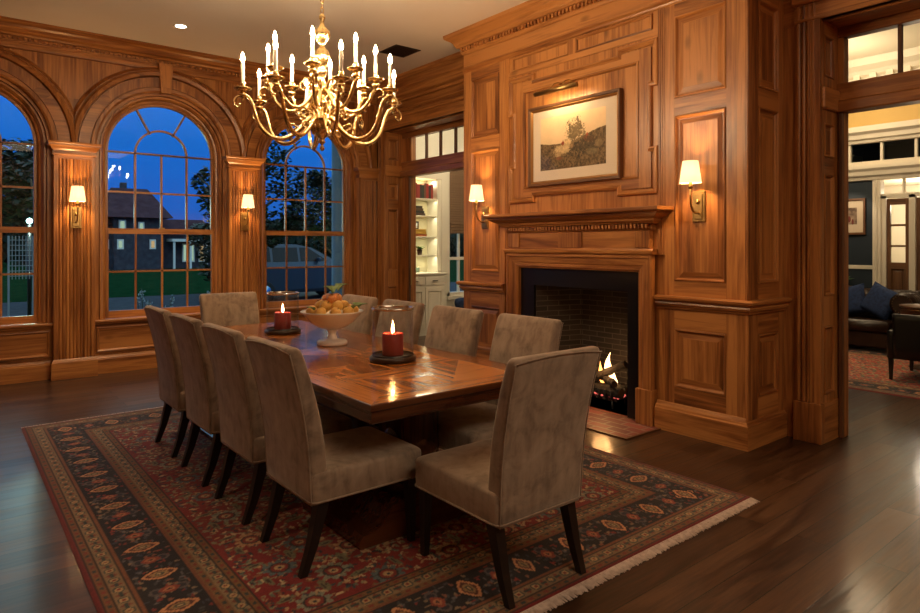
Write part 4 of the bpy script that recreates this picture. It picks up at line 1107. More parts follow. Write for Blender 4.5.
def sprig(loc, rz, lb, s=1):
    t = thing('leaf_sprig', lb, 'leaves', group='leaf sprigs tucked among the apples')
    for k in range(4):
        m = MB(); a = -.9 + k * .6; L_ = .10 * s; pts = []
        n = 7
        rows = []
        for j in range(n):
            u = j / (n - 1); w_ = .034 * s * sin(pi * min(.999, u * .93 + .05)); z = .01 + (.075 if loc[2] > TZ + .33 else .045) * sin(u * 1.9) * s
            rows.append([(u * L_ * cos(a) - q * w_ * sin(a), u * L_ * sin(a) + q * w_ * cos(a), z + (.005 if q else 0)) for q in (-1, 0, 1)])
        m.loft(rows, LEAFG, True, closed=False); o = m.build('leaf', t)
    t.location = loc; t.rotation_euler = (0, 0, rz)
    return t
for i, (dx, dy, dz, rz, s) in enumerate([(.08, -.16, .255, -1, 1), (.17, -.08, .25, -.4, 1.1), (-.02, -.05, .36, 1.9, 1.2), (.06, .02, .37, .2, 1.2), (-.17, -.06, .25, 3.0, .9), (.205, .03, .25, .2, .9)]):
    lb = ['small leaf sprig hanging over the bowl rim nearest the viewer', 'leaf sprig lying between the front candle and the apples', 'upright leaf sprig on top of the apple heap, slightly towards the windows', 'upright leaf sprig on top of the apple heap, slightly towards the doorway', 'small leaf sprig on the bowl rim beside the velvet seat backs', 'leaf sprig sticking out of the bowl towards the fireplace'][i]
    sprig((bx + dx, by + dy, TZ + dz), rz, lb, s * .58)

# ------------------------------------------------------------------ chandelier
HX, HY = 2.10, 4.18
chd = thing('chandelier', 'two-tier polished brass chandelier with sixteen lit candle bulbs over the table', 'chandelier', (HX, HY, 2.17))
m = MB()
body = [(0, 2.17), (.012, 2.175), (.018, 2.19), (.012, 2.205), (.007, 2.215), (.016, 2.225), (.024, 2.235), (.016, 2.247), (.022, 2.262), (.05, 2.285), (.074, 2.315), (.085, 2.36), (.086, 2.385), (.09, 2.39), (.09, 2.40), (.084, 2.405), (.08, 2.43), (.06, 2.455), (.034, 2.47), (.030, 2.485), (.048, 2.495), (.052, 2.52), (.036, 2.535), (.026, 2.56), (.030, 2.585), (.046, 2.60), (.048, 2.625), (.034, 2.64), (.022, 2.66), (.018, 2.69), (.028, 2.72), (.038, 2.735), (.03, 2.75), (.022, 2.765), (.038, 2.785), (.052, 2.82), (.056, 2.85), (.046, 2.885), (.026, 2.905), (.018, 2.925), (.026, 2.94), (.036, 2.955), (.052, 2.98), (.056, 3.005), (.048, 3.03), (.03, 3.05), (.018, 3.07), (.014, 3.10), (.022, 3.12), (.022, 3.135), (.010, 3.15), (0, 3.155)]
m.lathe(body, BRASS, (HX, HY, 0), 28)
# gadroon ribs on the bulbous members
for zc, rc, hh, nn in ((2.34, .078, .05, 14), (2.835, .052, .04, 10), (3.0, .052, .035, 10)):
    for k in range(nn):
        a = 2 * pi * k / nn; m.tube([(HX + (rc - .012) * cos(a), HY + (rc - .012) * sin(a), zc - hh), (HX + rc * cos(a), HY + rc * sin(a), zc), (HX + (rc - .006) * cos(a), HY + (rc - .006) * sin(a), zc + hh)], [.004, .009, .004], BRASS, 6)
m.build('column', chd)
m = MB(); z = 3.15; k = 0
while z < CEIL - .06:
    a = (pi / 2) * (k % 2)
    pts = [(HX + .013 * cos(q * pi / 5) * cos(a), HY + .013 * cos(q * pi / 5) * sin(a), z + .024 + .024 * sin(q * pi / 5)) for q in range(10)]
    m.tube(pts, .0034, BRASS, 5, loop=True, caps=False); z += .040; k += 1
m.build('chain', chd)
m = MB(); m.lathe([(0, CEIL - .07), (.012, CEIL - .068), (.02, CEIL - .05), (.05, CEIL - .03), (.065, CEIL - .01), (.068, CEIL - .001), (0, CEIL - .001)], BRASS, (HX, HY, 0), 28); m.build('ceiling_rose', chd)
BULB = emit('candle_bulb', (1, .71, .41), BULB_E)
def arm_points(ctrl, n=6):
    out = []
    P = [ctrl[0]] + ctrl + [ctrl[-1]]
    for i in range(1, len(P) - 2):
        for k in range(n):
            t = k / n; p0, p1, p2, p3 = P[i - 1:i + 3]
            out.append(tuple(.5 * (2 * p1[q] + (p2[q] - p0[q]) * t + (2 * p0[q] - 5 * p1[q] + 4 * p2[q] - p3[q]) * t * t + (-p0[q] + 3 * p1[q] - 3 * p2[q] + p3[q]) * t ** 3) for q in range(2)))
    return out + [ctrl[-1]]
def make_arm(ctrl, rc, zb, curls, mass=.016):
    A = MB(lambda a, b, c: (HX + a, HY + b, c))
    pts = arm_points(ctrl); n = len(pts)
    A.tube([(r, 0, z) for r, z in pts], [mass * (1.15 - .45 * k / n) for k in range(n)], BRASS, 10)
    for cr in curls:
        p = arm_points(cr); A.tube([(r, 0, z) for r, z in p], [.009 * (1.1 - .6 * k / len(p)) for k in range(len(p))], BRASS, 8)
        A.lathe([(0, -.010), (.010, -.006), (.012, 0), (.010, .006), (0, .010)], BRASS, (p[-1][0], 0, p[-1][1]), 8)
    # cast leaf collar where the arm leaves the curl, and the socket under the pan
    A.lathe([(.004, -.080), (.012, -.072), (.008, -.060), (.020, -.050), (.028, -.034), (.022, -.022), (.010, -.014), (.010, 0)], BRASS, (rc, 0, zb), 14)
    o = A.build('arm', chd)
    q = MB(lambda a, b, c: (HX + a, HY + b, c))
    q.lathe([(0, -.004), (.02, -.010), (.045, -.004), (.056, .006), (.058, .012), (.054, .010), (.04, .002), (.018, .002), (.014, .010), (.016, .02), (.019, .035), (.016, .05), (0, .05)], BRASS, (rc, 0, zb), 24); q.build('drip_pan', o)
    q = MB(lambda a, b, c: (HX + a, HY + b, c)); q.lathe([(.0125, .045), (.0125, .185), (.010, .190), (0, .190)], IVORYC, (rc, 0, zb), 14); q.build('candle_sleeve', o, label='ivory candle sleeve')
    q = MB(lambda a, b, c: (HX + a, HY + b, c)); q.lathe([(0, .190), (.010, .196), (.0135, .208), (.012, .224), (.006, .243), (0, .256)], BULB, (rc, 0, zb), 12); q.build('bulb', o, label='lit flame-shaped bulb')
    return o
low = make_arm([(.04, 2.43), (.10, 2.385), (.17, 2.305), (.26, 2.245), (.35, 2.25), (.42, 2.31), (.455, 2.39), (.475, 2.46), (.50, 2.505), (.53, 2.51)], .54, 2.555,
               [[(.47, 2.44), (.50, 2.49), (.55, 2.515), (.59, 2.49), (.595, 2.45), (.57, 2.435), (.56, 2.455)], [(.06, 2.42), (.12, 2.47), (.17, 2.47), (.19, 2.43), (.165, 2.405), (.15, 2.425)], [(.16, 2.31), (.20, 2.345), (.235, 2.34), (.24, 2.31), (.222, 2.305)]])
hi = make_arm([(.03, 2.61), (.08, 2.57), (.14, 2.49), (.20, 2.455), (.27, 2.465), (.325, 2.52), (.35, 2.58), (.375, 2.615)], .38, 2.68,
              [[(.34, 2.54), (.37, 2.60), (.41, 2.62), (.435, 2.595), (.43, 2.565), (.41, 2.56)], [(.05, 2.60), (.09, 2.66), (.14, 2.665), (.155, 2.63), (.135, 2.605), (.12, 2.62)]], .0135)
fwang = atan2(795, 640)      # heading of the camera's axis in the room's plan
def place_arms(proto_, a0):
    for k in range(8):
        o = proto_ if k == 0 else copy_tree(proto_, chd)
        o.rotation_euler = (0, 0, a0 + k * pi / 4)
place_arms(low, radians(31)); place_arms(hi, radians(9))
# ------------------------------------------------------------------ room with the bookshelves
BY = 8.75
m = MB(); m.box(5.6, 9.2, 8.6, 9.6, -.1, 0, simple('stone_floor', (.30, .27, .22), .5)); struct(m.build('floor_study'))
m = MB(); m.box(5.6, 9.2, 5.35, 9.6, 3.6, 3.7, WHITEP); struct(m.build('ceiling_study'))
m = MB()
m.box(5.6, 5.75, BY, BY + .35, 0, 3.6, WHITEP); m.box(5.6, 6.66, BY + .30, BY + .36, 0, 3.6, WHITEP); m.box(5.6, 6.66, BY, BY + .36, 2.66, 3.6, WHITEP)
m.box(6.62, 6.74, BY - .02, BY + .36, 0, 3.6, WHITEP)
m.box(6.74, 9.2, BY, BY + .36, 0, .62, WHITEP); m.box(6.74, 9.2, BY, BY + .36, 2.95, 3.6, WHITEP); m.box(7.75, 9.2, BY, BY + .36, .62, 2.95, WHITEP)
m.box(6.74, 7.8, BY - .06, BY, .56, .62, WHITEP)
m.box(9.1, 9.2, 5.35, 9.1, 0, 3.6, WHITEP); m.box(5.6, 9.2, 5.3, 5.4, 0, 4.4, WHITEP)
struct(m.build('wall_study'), 'white painted wall with built-in shelves and a shaded window', 'wall')
bc = thing('bookcase', 'white built-in bookcase with lit shelves seen through the narrow doorway', 'bookcase', (6.15, BY, 0))
SHELFLIT = simple('shelf_back', (.74, .70, .50), .5)
m = MB(); m.box(5.75, 6.56, BY + .28, BY + .30, 1.03, 2.66, SHELFLIT); m.build('back_panel', bc, label='pale yellow back panel')
m = MB(); m.box(6.54, 6.62, BY - .01, BY + .3, 0, 2.72, WHITEP); m.box(5.74, 5.80, BY - .01, BY + .3, 0, 2.72, WHITEP); m.box(5.74, 6.62, BY - .02, BY + .3, 2.62, 2.72, WHITEP)
m.box(6.555, 6.605, BY - .025, BY - .01, 1.06, 2.6, WHITEP, .006); m.build('side_frame', bc)
SH = [1.33, 1.645, 1.995, 2.285]
for z in SH: m = MB(); m.box(5.8, 6.54, BY + .01, BY + .28, z - .022, z, WHITEP, .003); m.build('shelf', bc)
m = MB(); m.box(5.74, 6.64, BY - .16, BY + .28, 1.0, 1.035, WHITEP, .008); m.box(5.76, 6.62, BY - .13, BY + .28, 0, 1.0, WHITEP); m.build('base_cabinet', bc)
for x0_, x1_ in ((5.80, 6.18), (6.20, 6.58)):
    d_ = MB(on_y(BY - .13)); d_.panelled(x0_, x1_, .12, .80, .05, [(.18, .74)], WHITEP, .018, mould=.7); d_.box(x0_, x1_, .84, .97, 0, .018, WHITEP, .004); o = d_.build('door', bc)
    k_ = MB(on_y(BY - .13)); k_.box((x0_ + x1_) / 2 - .05, (x0_ + x1_) / 2 + .05, .90, .912, .018, .04, STEEL, .004); k_.build('handle', o)
light('shelf_lamp', 'AREA', (6.17, BY + .1, 2.60), 2.5, (1, .86, .55), .7, rot=(0, 0, 0)); bpy.data.lights['shelf_lamp'].shape = 'RECTANGLE'; bpy.data.lights['shelf_lamp'].size_y = .08
for i, z in enumerate(SH): l = light('shelf_strip', 'AREA', (6.17, BY + .04, z - .03), .9, (1, .88, .55), .7); l.data.shape = 'RECTANGLE'; l.data.size_y = .02
def book(x, y, z, w, d, h, col, lb, lying=False, grp='books on the white bookcase', rz=0):
    cm = simple('book_cloth', col, .6)
    t = thing('book', lb, 'book', (x, y, z), rz, group=grp)
    c = MB(); p = MB()
    def bx_(mb, a0, a1, b0, b1, c0, c1, mt, b=0):
        if lying: mb.box(x - h / 2 + c0, x - h / 2 + c1, y + b0, y + b1, z + a0, z + a1, mt, b)
        else: mb.box(x + a0, x + a1, y + b0, y + b1, z + c0, z + c1, mt, b)
    bx_(c, 0, .003, 0, d, 0, h, cm); bx_(c, w - .003, w, 0, d, 0, h, cm); bx_(c, 0, w, -.004, .003, 0, h, cm, .002)
    for q in (.15, .8): bx_(c, -.0005, w + .0005, -.006, -.003, h * q, h * q + .006, cm)
    c.build('cover', t); bx_(p, .003, w - .003, .003, d - .004, .004, h - .004, PAPER); p.build('pages', t)
    return t
rr = random.Random(4)
x = 5.99; k = 0
pals = [(.10, .07, .05), (.30, .03, .03), (.32, .035, .03), (.28, .03, .03), (.34, .05, .04), (.04, .035, .04), (.03, .05, .04), (.16, .08, .05), (.33, .03, .03), (.05, .03, .03), (.30, .04, .03)]
nm = ['brown', 'dark red', 'scarlet', 'crimson', 'bright red', 'black', 'dark green', 'tan', 'deep red', 'dark brown', 'brick red']
while x < 6.49 and k < 11:
    w_ = rr.uniform(.038, .052); book(x, BY + .05, SH[3] + .001, w_, .19, rr.uniform(.22, .262), pals[k], '%s hardback standing %s on the top bookcase shelf' % (nm[k], ['first by the door frame', 'second', 'third', 'fourth', 'fifth', 'sixth', 'seventh', 'eighth', 'ninth', 'tenth', 'last by the shelf side'][k])); x += w_ + .001; k += 1
z = SH[2] + .001
for k, (c_, n_) in enumerate([((.06, .035, .025), 'dark brown'), ((.03, .03, .03), 'black'), ((.10, .06, .03), 'mid brown'), ((.05, .04, .03), 'charcoal')]):
    book(6.20 - .01 * k, BY + .05, z, .040, .18, .26 - .02 * k, c_, '%s book lying %s in the flat stack on the second shelf' % (n_, ['lowest', 'second', 'third', 'topmost'][k]), True); z += .041
z = SH[1] + .001
for k, (c_, n_) in enumerate([((.35, .10, .03), 'orange'), ((.55, .33, .05), 'yellow'), ((.60, .36, .06), 'golden yellow')]):
    book(6.21, BY + .05, z, .040, .18, .30 - .02 * k, c_, '%s book lying %s in the yellow stack on the third shelf' % (n_, ['lowest', 'in the middle', 'topmost'][k]), True); z += .041
t = thing('photo_frame', 'small dark framed photograph standing on the yellow books', 'picture frame', (6.14, BY + .1, z))
m = MB(on_y(BY + .11)); m.sweep([(6.05, z), (6.23, z), (6.23, z + .13), (6.05, z + .13)], [(0, 0), (0, .012), (.018, .012), (.02, .004)], EBON, closed=True); m.build('frame', t)
m = MB(on_y(BY + .11)); m.box(6.065, 6.215, z + .015, z + .115, .0, .004, mottled('photo', (.35, .35, .34), (.6, .6, .58), 20, .5)); m.build('photograph', t)
book(6.015, BY + .05, SH[0] + .001, .03, .18, .24, (.25, .03, .03), 'dark red book leaning on the shelf beside the potted plant')
def potted(name, lb, x, y, z, r, h, pot, n, L_, seed, mt=LEAFB):
    t = thing(name, lb, 'plant', (x, y, z)); rr = random.Random(seed)
    m = MB(); m.lathe([(0, .001), (r * .7, .001), (r, h), (r * .9, h), (r * .85, h * .85), (0, h * .85)], pot, (x, y, z), 20); m.build('pot', t)
    m = MB()
    for k in range(n):
        a = rr.uniform(0, 2 * pi); e_ = rr.uniform(.3, 1.1); l = L_ * rr.uniform(.6, 1.1); rows = []
        for j in range(6):
            u = j / 5; rad = l * cos(e_) * u; zz = z + h * .85 + l * sin(e_) * (u - .45 * u * u); w_ = l * .10 * sin(pi * min(.98, u + .08))
            rows.append([(x + rad * cos(a) - q * w_ * sin(a), y + rad * sin(a) + q * w_ * cos(a), zz) for q in (-1, 1)])
        m.loft(rows, mt, True, closed=False)
    m.build('foliage', t); return t
potted('potted_plant', 'small fern in a brown pot on the fourth bookcase shelf', 6.27, BY + .13, SH[0] + .001, .05, .09, simple('brown_pot', (.10, .06, .04), .5), 26, .17, 3)
t = thing('glass_box', 'small clear glass box on the bookcase counter', 'box', (6.10, BY + .08, 1.036))
m = MB(); m.box(6.02, 6.19, BY + .02, BY + .14, 1.037, 1.12, glass('tinted_glass', (.6, .75, .8), 1.5)); m.build('glass_body', t)
m = MB(); 
for zz in (1.037, 1.12): m.box(6.015, 6.195, BY + .015, BY + .145, zz, zz + .008, CHROME, .002)
m.build('metal_edge', t)
ws = thing('window_4', 'white study window with a woven roman shade half lowered', 'window', (7.25, BY, .62), kind='structure')
m = MB(on_y(BY)); m.box(6.74, 6.80, .62, 2.95, -.1, .02, WHITEP); m.box(7.72, 7.78, .62, 2.95, -.1, .02, WHITEP); m.box(6.74, 7.78, .62, .68, -.1, .02, WHITEP); m.box(6.74, 7.78, 1.24, 1.29, -.1, -.04, WHITEP); m.box(7.05, 7.08, .62, 2.95, -.1, -.05, WHITEP); m.box(7.4, 7.43, .62, 2.95, -.1, -.05, WHITEP); m.box(6.74, 7.78, 2.88, 2.95, -.1, .02, WHITEP); m.build('window_frame', ws)
m = MB(on_y(BY)); m.add([(6.8, .68, -.08), (7.72, .68, -.08), (7.72, 2.9, -.08), (6.8, 2.9, -.08)], [(0, 1, 2, 3)], PANE); m.build('pane', ws)
WOVEN = mottled('woven_reed', (.12, .07, .04), (.24, .15, .09), 60, .8, bump=.5, bscale=90)
rs = thing('roman_shade', 'brown woven reed roman shade half lowered over the study window', 'window shade', (7.26, BY, 2.9))
m = MB(on_y(BY)); n = 60
m.loft([[(6.79, 2.93 - k * .0205, .03 + .004 * (k % 2)) for k in range(n)], [(7.73, 2.93 - k * .0205, .03 + .004 * (k % 2)) for k in range(n)]], WOVEN, closed=False)
for k in range(4): m.box(6.79, 7.73, 1.70 + k * .05, 1.745 + k * .05, .03, .05 + .006 * k, WOVEN, .006)
m.build('reed_panel', rs)
t = thing('window_cushion', 'navy cushion on the low window ledge of the study', 'cushion', (6.98, BY - .2, .4))
m = MB(); m.loft([rrect(6.98, BY - .22, .40 * a, .14 * a, .04 * a, .42 + h_) for a, h_ in ((.5, 0), (.9, .02), (1, .07), (1, .11), (.9, .155), (.5, .175))], NAVYCLOTH, True); m.build('pad', t)
t = thing('low_bench', 'white bench under the study window', 'bench', (7.3, BY - .25, 0))
m = MB(); m.box(6.76, 7.9, BY - .45, BY - .065, .38, .42, WHITEP, .01); m.build('seat_board', t)
m = MB(on_y(BY - .42)); m.panelled(6.78, 7.88, .0, .38, .06, [(.08, .32)], WHITEP, .015, back=-.3, mould=.7); m.build('front_panel', t)
light('study_lamp', 'POINT', (6.5, 7.4, 3.3), 26, (1, .80, .52), .2)

# ------------------------------------------------------------------ library seen through the other doorway
FX = 11.0
m = MB(); m.box(5.6, 11.4, YB, 5.3, 4.3, 4.4, CREAM); struct(m.build('ceiling_library'), 'cream ceiling of the room beyond the fireplace', 'ceiling')
m = MB()
m.box(FX, FX + .15, 3.645, 5.3, 0, 2.66, NAVY); m.box(FX - .015, FX, 3.645, 5.3, 1.13, 1.19, CREAM, .004); m.box(FX - .02, FX, 3.645, 5.3, 0, .2, CREAM)
m.box(FX, FX + .15, YB, 5.3, 3.2, 4.3, OCHRE); m.box(5.6, FX + .1, 5.2, 5.3, 0, 4.4, NAVY); m.box(5.6, FX + .1, YB - .1, YB, 0, 4.4, NAVY)
m.box(FX, FX + .15, YB, 2.2, 0, 2.6, CREAM)
struct(m.build('wall_library'), 'navy and ochre painted wall of the sofa room', 'wall')
sc = MB()
sc.sweep([(FX, YB), (FX, 5.3)], [(0, 3.05), (.04, 3.06), (.05, 3.10), (.09, 3.12), (.10, 3.18), (.16, 3.22), (.17, 3.30), (0, 3.31)], CREAM)
sc.sweep([(FX, YB), (FX, 5.3)], [(0, 2.48), (.03, 2.49), (.04, 2.53), (.07, 2.56), (.08, 2.62), (.11, 2.66), (.11, 2.70), (0, 2.71)], CREAM)
sc.box(FX - .01, FX + .1, YB, 5.3, 2.70, 2.78, CREAM)
for k in range(17): yy = 5.2 - k * .44 - .37 + .02; sc.box(FX - .005, FX + .06, yy - .018, yy + .018, 2.72, 3.06, CREAM)
struct(sc.build('trim_11'), 'cream entablature with a row of dark transom panes', 'trim')
cr = MB(); cr.sweep([(FX, YB), (FX, 5.2)], [(0, 3.98), (.05, 4.0), (.06, 4.05), (.12, 4.08), (.16, 4.14), (.26, 4.2), (.30, 4.3)], CREAM)
k = YB
while k < 5.1: cr.box(FX - .14, FX - .06, k, k + .09, 4.02, 4.10, CREAM); k += .22
struct(cr.build('trim_12'))
m = MB(); m.add([(FX + .05, YB, 2.76), (FX + .05, 5.3, 2.76), (FX + .05, 5.3, 3.08), (FX + .05, YB, 3.08)], [(0, 1, 2, 3)], glass('dark_transom_glass', (.5, .6, .65), 1.5)); struct(m.build('window_5'))
m = MB(); m.box(FX + 1.2, FX + 1.3, YB, 5.3, 2.6, 3.3, NAVY); m.box(FX + .02, FX + 1.3, YB, 5.3, 3.15, 3.2, NAVY); m.box(FX + .1, FX + 1.3, YB, 5.3, 2.6, 2.66, NAVY); struct(m.build('wall_library_upper'))
# vestibule with glazed door
m = MB()
m.box(FX - .02, FX + .12, 3.535, 3.645, 0, 2.55, CREAM); m.box(FX - .03, FX, 3.575, 3.605, 0, 2.5, CREAM, .01)
m.box(FX - .0, FX + .08, 3.47, 3.54, 0, 2.24, CREAM); m.box(FX, FX + .08, 3.10, 3.18, 0, 2.24, CREAM); m.box(FX, FX + .08, 2.2, 3.54, 2.20, 2.27, CREAM); m.box(FX, FX + .08, 3.24, 3.26, 2.27, 2.5, CREAM); m.box(FX, FX + .08, 2.9, 2.92, 2.27, 2.5, CREAM)
m.box(FX + 2.2, FX + 2.3, 1.5, 4.5, 0, 3, CREAM); m.box(FX + .12, FX + 2.3, 4.2, 4.3, 0, 3, CREAM); m.box(FX + .12, FX + 2.3, 1.9, 2.0, 0, 3, CREAM); m.box(FX, FX + 2.3, 1.9, 4.3, -.1, 0, CREAM); m.box(FX + .15, FX + 2.3, 1.9, 4.3, 2.55, 2.6, CREAM)
struct(m.build('wall_vestibule'), 'cream painted door surround and hallway', 'wall')
light('hall_lamp', 'POINT', (FX + 1.2, 3.3, 2.2), 28, (1, .84, .62), .15)
WARMWOOD = family('door_wood', (.05, .022, .010), (.11, .05, .022), (.17, .08, .035), rough=.4)
def glazed_door(n, ya, yb2, lb):
    d = thing('door_%d' % n, lb, 'door', (FX + .04, (ya + yb2) / 2, 0), kind='structure')
    m = MB(); st = .045
    m.box(FX + .01, FX + .06, ya, ya + st, 0.01, 2.19, WARMWOOD[2]); m.box(FX + .01, FX + .06, yb2 - st, yb2, .01, 2.19, WARMWOOD[2])
    for z0_, z1_ in ((.01, .25), (1.16, 1.24), (1.47, 1.50), (1.78, 1.81), (2.10, 2.19)): m.box(FX + .01, FX + .06, ya + st, yb2 - st, z0_, z1_, WARMWOOD)
    m.T = on_x(FX + .01); m.panel(ya + st, yb2 - st, .25, 1.16, WARMWOOD, 0); m.build('door_leaf', d)
    m = MB(); m.add([(FX + .035, ya + st, 1.24), (FX + .035, yb2 - st, 1.24), (FX + .035, yb2 - st, 2.1), (FX + .035, ya + st, 2.1)], [(0, 1, 2, 3)], PANE); m.build('pane', d)
    return d
glazed_door(3, 3.18, 3.465, 'narrow wood door with three glass panes beyond the sofa')
glazed_door(4, 2.5, 3.09, 'glazed wood entrance door at the picture edge beyond the sofa')
t = thing('framed_print', 'small framed print with wide mount on the navy wall above the sofa', 'picture', (FX, 3.98, 1.9))
m = MB(on_x(FX)); yA, yB_, zA, zB = 3.74, 4.30, 1.66, 2.22
m.sweep([(yA, zA), (yB_, zA), (yB_, zB), (yA, zB)], [(0, 0), (0, .03), (.03, .03), (.035, .01)], DARKOAK, closed=True); m.build('frame', t)
m = MB(on_x(FX)); m.box(yA + .03, yB_ - .03, zA + .03, zB - .03, .002, .010, simple('mount_card', (.62, .50, .36), .8)); m.build('mount', t)
m = MB(on_x(FX)); m.box(3.86, 4.16, 1.82, 2.08, .0102, .012, mottled('print_field', (.10, .06, .04), (.42, .30, .2), 9, .8)); 
for a_, b_, w_, h_ in ((3.97, 1.90, .05, .10), (4.04, 1.88, .04, .12), (3.92, 1.86, .03, .09)): m.prism([(a_ + w_ * cos(q * pi / 6) * .5, b_ + h_ * .5 * sin(q * pi / 6)) for q in range(12)], .012, .0125, simple('print_figure', (.16, .03, .02), .8))
m.build('print', t)
light('print_lamp', 'SPOT', (FX - .5, 3.95, 2.45), 5, (1, .8, .55), .05, rot=(0, radians(-38), 0), spot_size=radians(70))

# chesterfield sofa, backed onto the far wall
SXF, SXB = 10.02, 10.74
sy1, sy0 = 5.1, 2.82
sf = thing('chesterfield_sofa', 'dark brown leather sofa with rolled arm and navy cushions against the navy wall', 'sofa', ((SXF + SXB) / 2, 3.9, 0))
def xprism(mb, poly, x0, x1, mt, smooth=False): # poly in (y,z)
    n = len(poly); mb.loft([[(x0, y, z) for y, z in poly], [(x1, y, z) for y, z in poly]], mt, smooth)
m = MB(); m.box(SXF + .03, SXB, sy0 + .05, sy1, .06, .30, LEATHER, .03); m.build('base', sf)
for a, b in ((3.12, 3.80), (3.82, 4.50)):
    m = MB(); m.loft([[(SXF - .02 + (SXB - .35 - SXF) * t_, y, z) for (y, z) in [((a + b) / 2 + (b - a) / 2 * cx_, .375 + .075 * cz_) for cx_, cz_ in ((-1, -.7), (-.97, -1), (.97, -1), (1, -.7), (1, .6), (.93, .95), (.5, 1.08), (-.5, 1.08), (-.93, .95), (-1, .6))]] for t_ in (0, .03, .5, 1)], LEATHER, True); m.build('seat_cushion', sf)
def scroll(yc, zc, r, n=22): return [(yc + r * cos(a), zc + r * sin(a)) for a in [2 * pi * k / n for k in range(n)]]
def arm(yc):
    m = MB(); xprism(m, scroll(yc, .70, .15), SXF + .02, SXB - .1, LEATHER, True)
    xprism(m, [(yc - .13, .08), (yc + .10, .08), (yc + .10, .70), (yc - .11, .70)], SXF + .03, SXB - .1, LEATHER)
    for k in range(9):   # pleats across the roll
        xx = SXF + .08 + k * .08; m.tube([(xx, yc + .153 * cos(q), .70 + .153 * sin(q)) for q in [radians(-20 + 24 * j) for j in range(10)]], .006, LEATHER, 5)
    o = m.build('arm', sf)
    f_ = MB(); xprism(f_, scroll(yc, .70, .125), SXF + .005, SXF + .03, LEATHER, False); xprism(f_, [(yc - .10, .09), (yc + .07, .09), (yc + .08, .66), (yc - .09, .66)], SXF + .008, SXF + .03, LEATHER)
    for k in range(20): a_ = 2 * pi * k / 20; f_.lathe([(0, -.004), (.006, 0), (0, .004)], OLDBRASS, (SXF + .004, yc + .115 * cos(a_), .70 + .115 * sin(a_)), 6)
    f_.build('arm_front', o)
arm(2.98)
m = MB(); rings = []
for k in range(13):
    y = 3.05 + (sy1 - 3.05) * k / 12; rings.append([(SXB - .35, y, .40), (SXB - .30, y, .66), (SXB - .26, y, .78), (SXB - .18, y, .85), (SXB - .08, y, .86), (SXB - .0, y, .80), (SXB, y, .2), (SXB - .2, y, .2)])
m.loft(rings, LEATHER, True)
for k in range(7):
    for j in range(3): m.lathe([(0, -.012), (.016, 0), (0, .012)], LEATHER, (SXB - .325 + .03 * j, 3.2 + k * .26 + .13 * (j % 2), .5 + .1 * j), 8)
m.build('back', sf)
for yy in (sy0 + .15, 4.9): m = MB(); m.lathe([(.03, .001), (.035, .03), (.02, .07)], EBON, (SXF + .12, yy, 0), 12); m.build('foot', sf)
def pillow(lb, y, x, z, tilt, s=.22):
    t = thing('throw_pillow', lb, 'cushion', (x, y, z), group='navy throw pillows on the sofa')
    m = MB(); n = 14; g = []
    for sgn in (1, -1):
        rows = []
        for i in range(n + 1):
            row = []
            for j in range(n + 1):
                u, v = -1 + 2 * i / n, -1 + 2 * j / n
                k_ = .09 * (max(0, (1 - u ** 4) * (1 - v ** 4))) ** .5; pin = 1 - .07 * (1 - max(abs(u), abs(v)) ** 1) * 0 - .06 * (1 - u * u) * abs(v) ** 3 - .06 * (1 - v * v) * abs(u) ** 3
                a_, b_ = u * s * pin, v * s * pin
                ya, za_ = a_ * cos(tilt) - b_ * sin(tilt), a_ * sin(tilt) + b_ * cos(tilt)
                row.append((x + sgn * k_ + za_ * .35, y + ya, z + za_))
            rows.append(row)
        m.loft(rows, NAVYCLOTH, True, closed=False)
    m.build('pillow_cover', t)
pillow('navy throw pillow tilted on its corner next to the rolled sofa arm', 3.33, 10.33, .70, .45, .21)
pillow('navy throw pillow leaning upright, further from the rolled sofa arm', 3.73, 10.36, .69, -.25, .21)
con = thing('console_table', 'narrow dark console table between the sofa and the navy wall', 'table', (10.87, 4.1, 0))
m = MB(); m.box(10.77, 10.96, 3.75, 4.6, .84, .87, WARMWOOD, .006); m.build('table_top', con)
for xx in (10.79, 10.94):
    for yy in (3.78, 4.57): m = MB(); m.loft([rrect(xx, yy, .03, .03, .006, .84), rrect(xx, yy, .02, .02, .004, .001)], EBON); m.build('leg', con)
potted('house_plant', 'green leafy plant on the console behind the leather sofa', 10.84, 3.98, .871, .06, .09, EBON, 60, .17, 8)
ac = thing('armchair', 'black leather armchair turned away, cut by the picture edge', 'armchair', (8.6, 2.2, 0))
BLKL = simple('black_leather', (.010, .008, .008), .32)
m = MB(); m.box(8.16, 9.0, 1.75, 2.55, .24, .44, BLKL, .04); m.build('seat', ac)
m = MB(); m.loft([[(8.14, 1.8, z), (8.28, 1.8, z), (8.28, 2.48, z), (8.14, 2.48, z)] if 0 else rrect(8.16 - .06 * (z - .3), 2.12, .13, .74 + .04 * z, .05, z) for z in (.26, .4, .55, .68, .74)], BLKL, True); m.build('backrest', ac)
for yy in (1.78, 2.52):
    m = MB(); m.loft([rrect(8.55, yy, .82, .11, .05, z) for z in (.25, .4, .50, .54)] + [rrect(8.55, yy, .76, .07, .03, .56)], BLKL, True); m.build('armrest', ac)
for xx, yy in ((8.17, 2.53), (8.92, 2.55), (8.17, 1.78), (8.92, 1.78)):
    m = MB(); m.loft([rrect(xx, yy, .05, .05, .01, .27), rrect(xx, yy, .03, .03, .008, .012)], EBON); m.build('leg', ac)
st = thing('drum_table', 'round inlaid wood side table between sofa arm and armchair', 'table', (9.25, 2.45, 0))
m = MB(); m.lathe([(0, .60), (.30, .60), (.30, .74), (.315, .745), (.315, .765), (0, .765)], WARMWOOD[0], (9.25, 2.45, 0), 36)
m.build('drum_top', st)
m = MB()
for z_ in (.62, .72): m.lathe([(.301, z_), (.303, z_ + .004), (.301, z_ + .008)], BRASS, (9.25, 2.45, 0), 36)
m.build('brass_inlay', st)
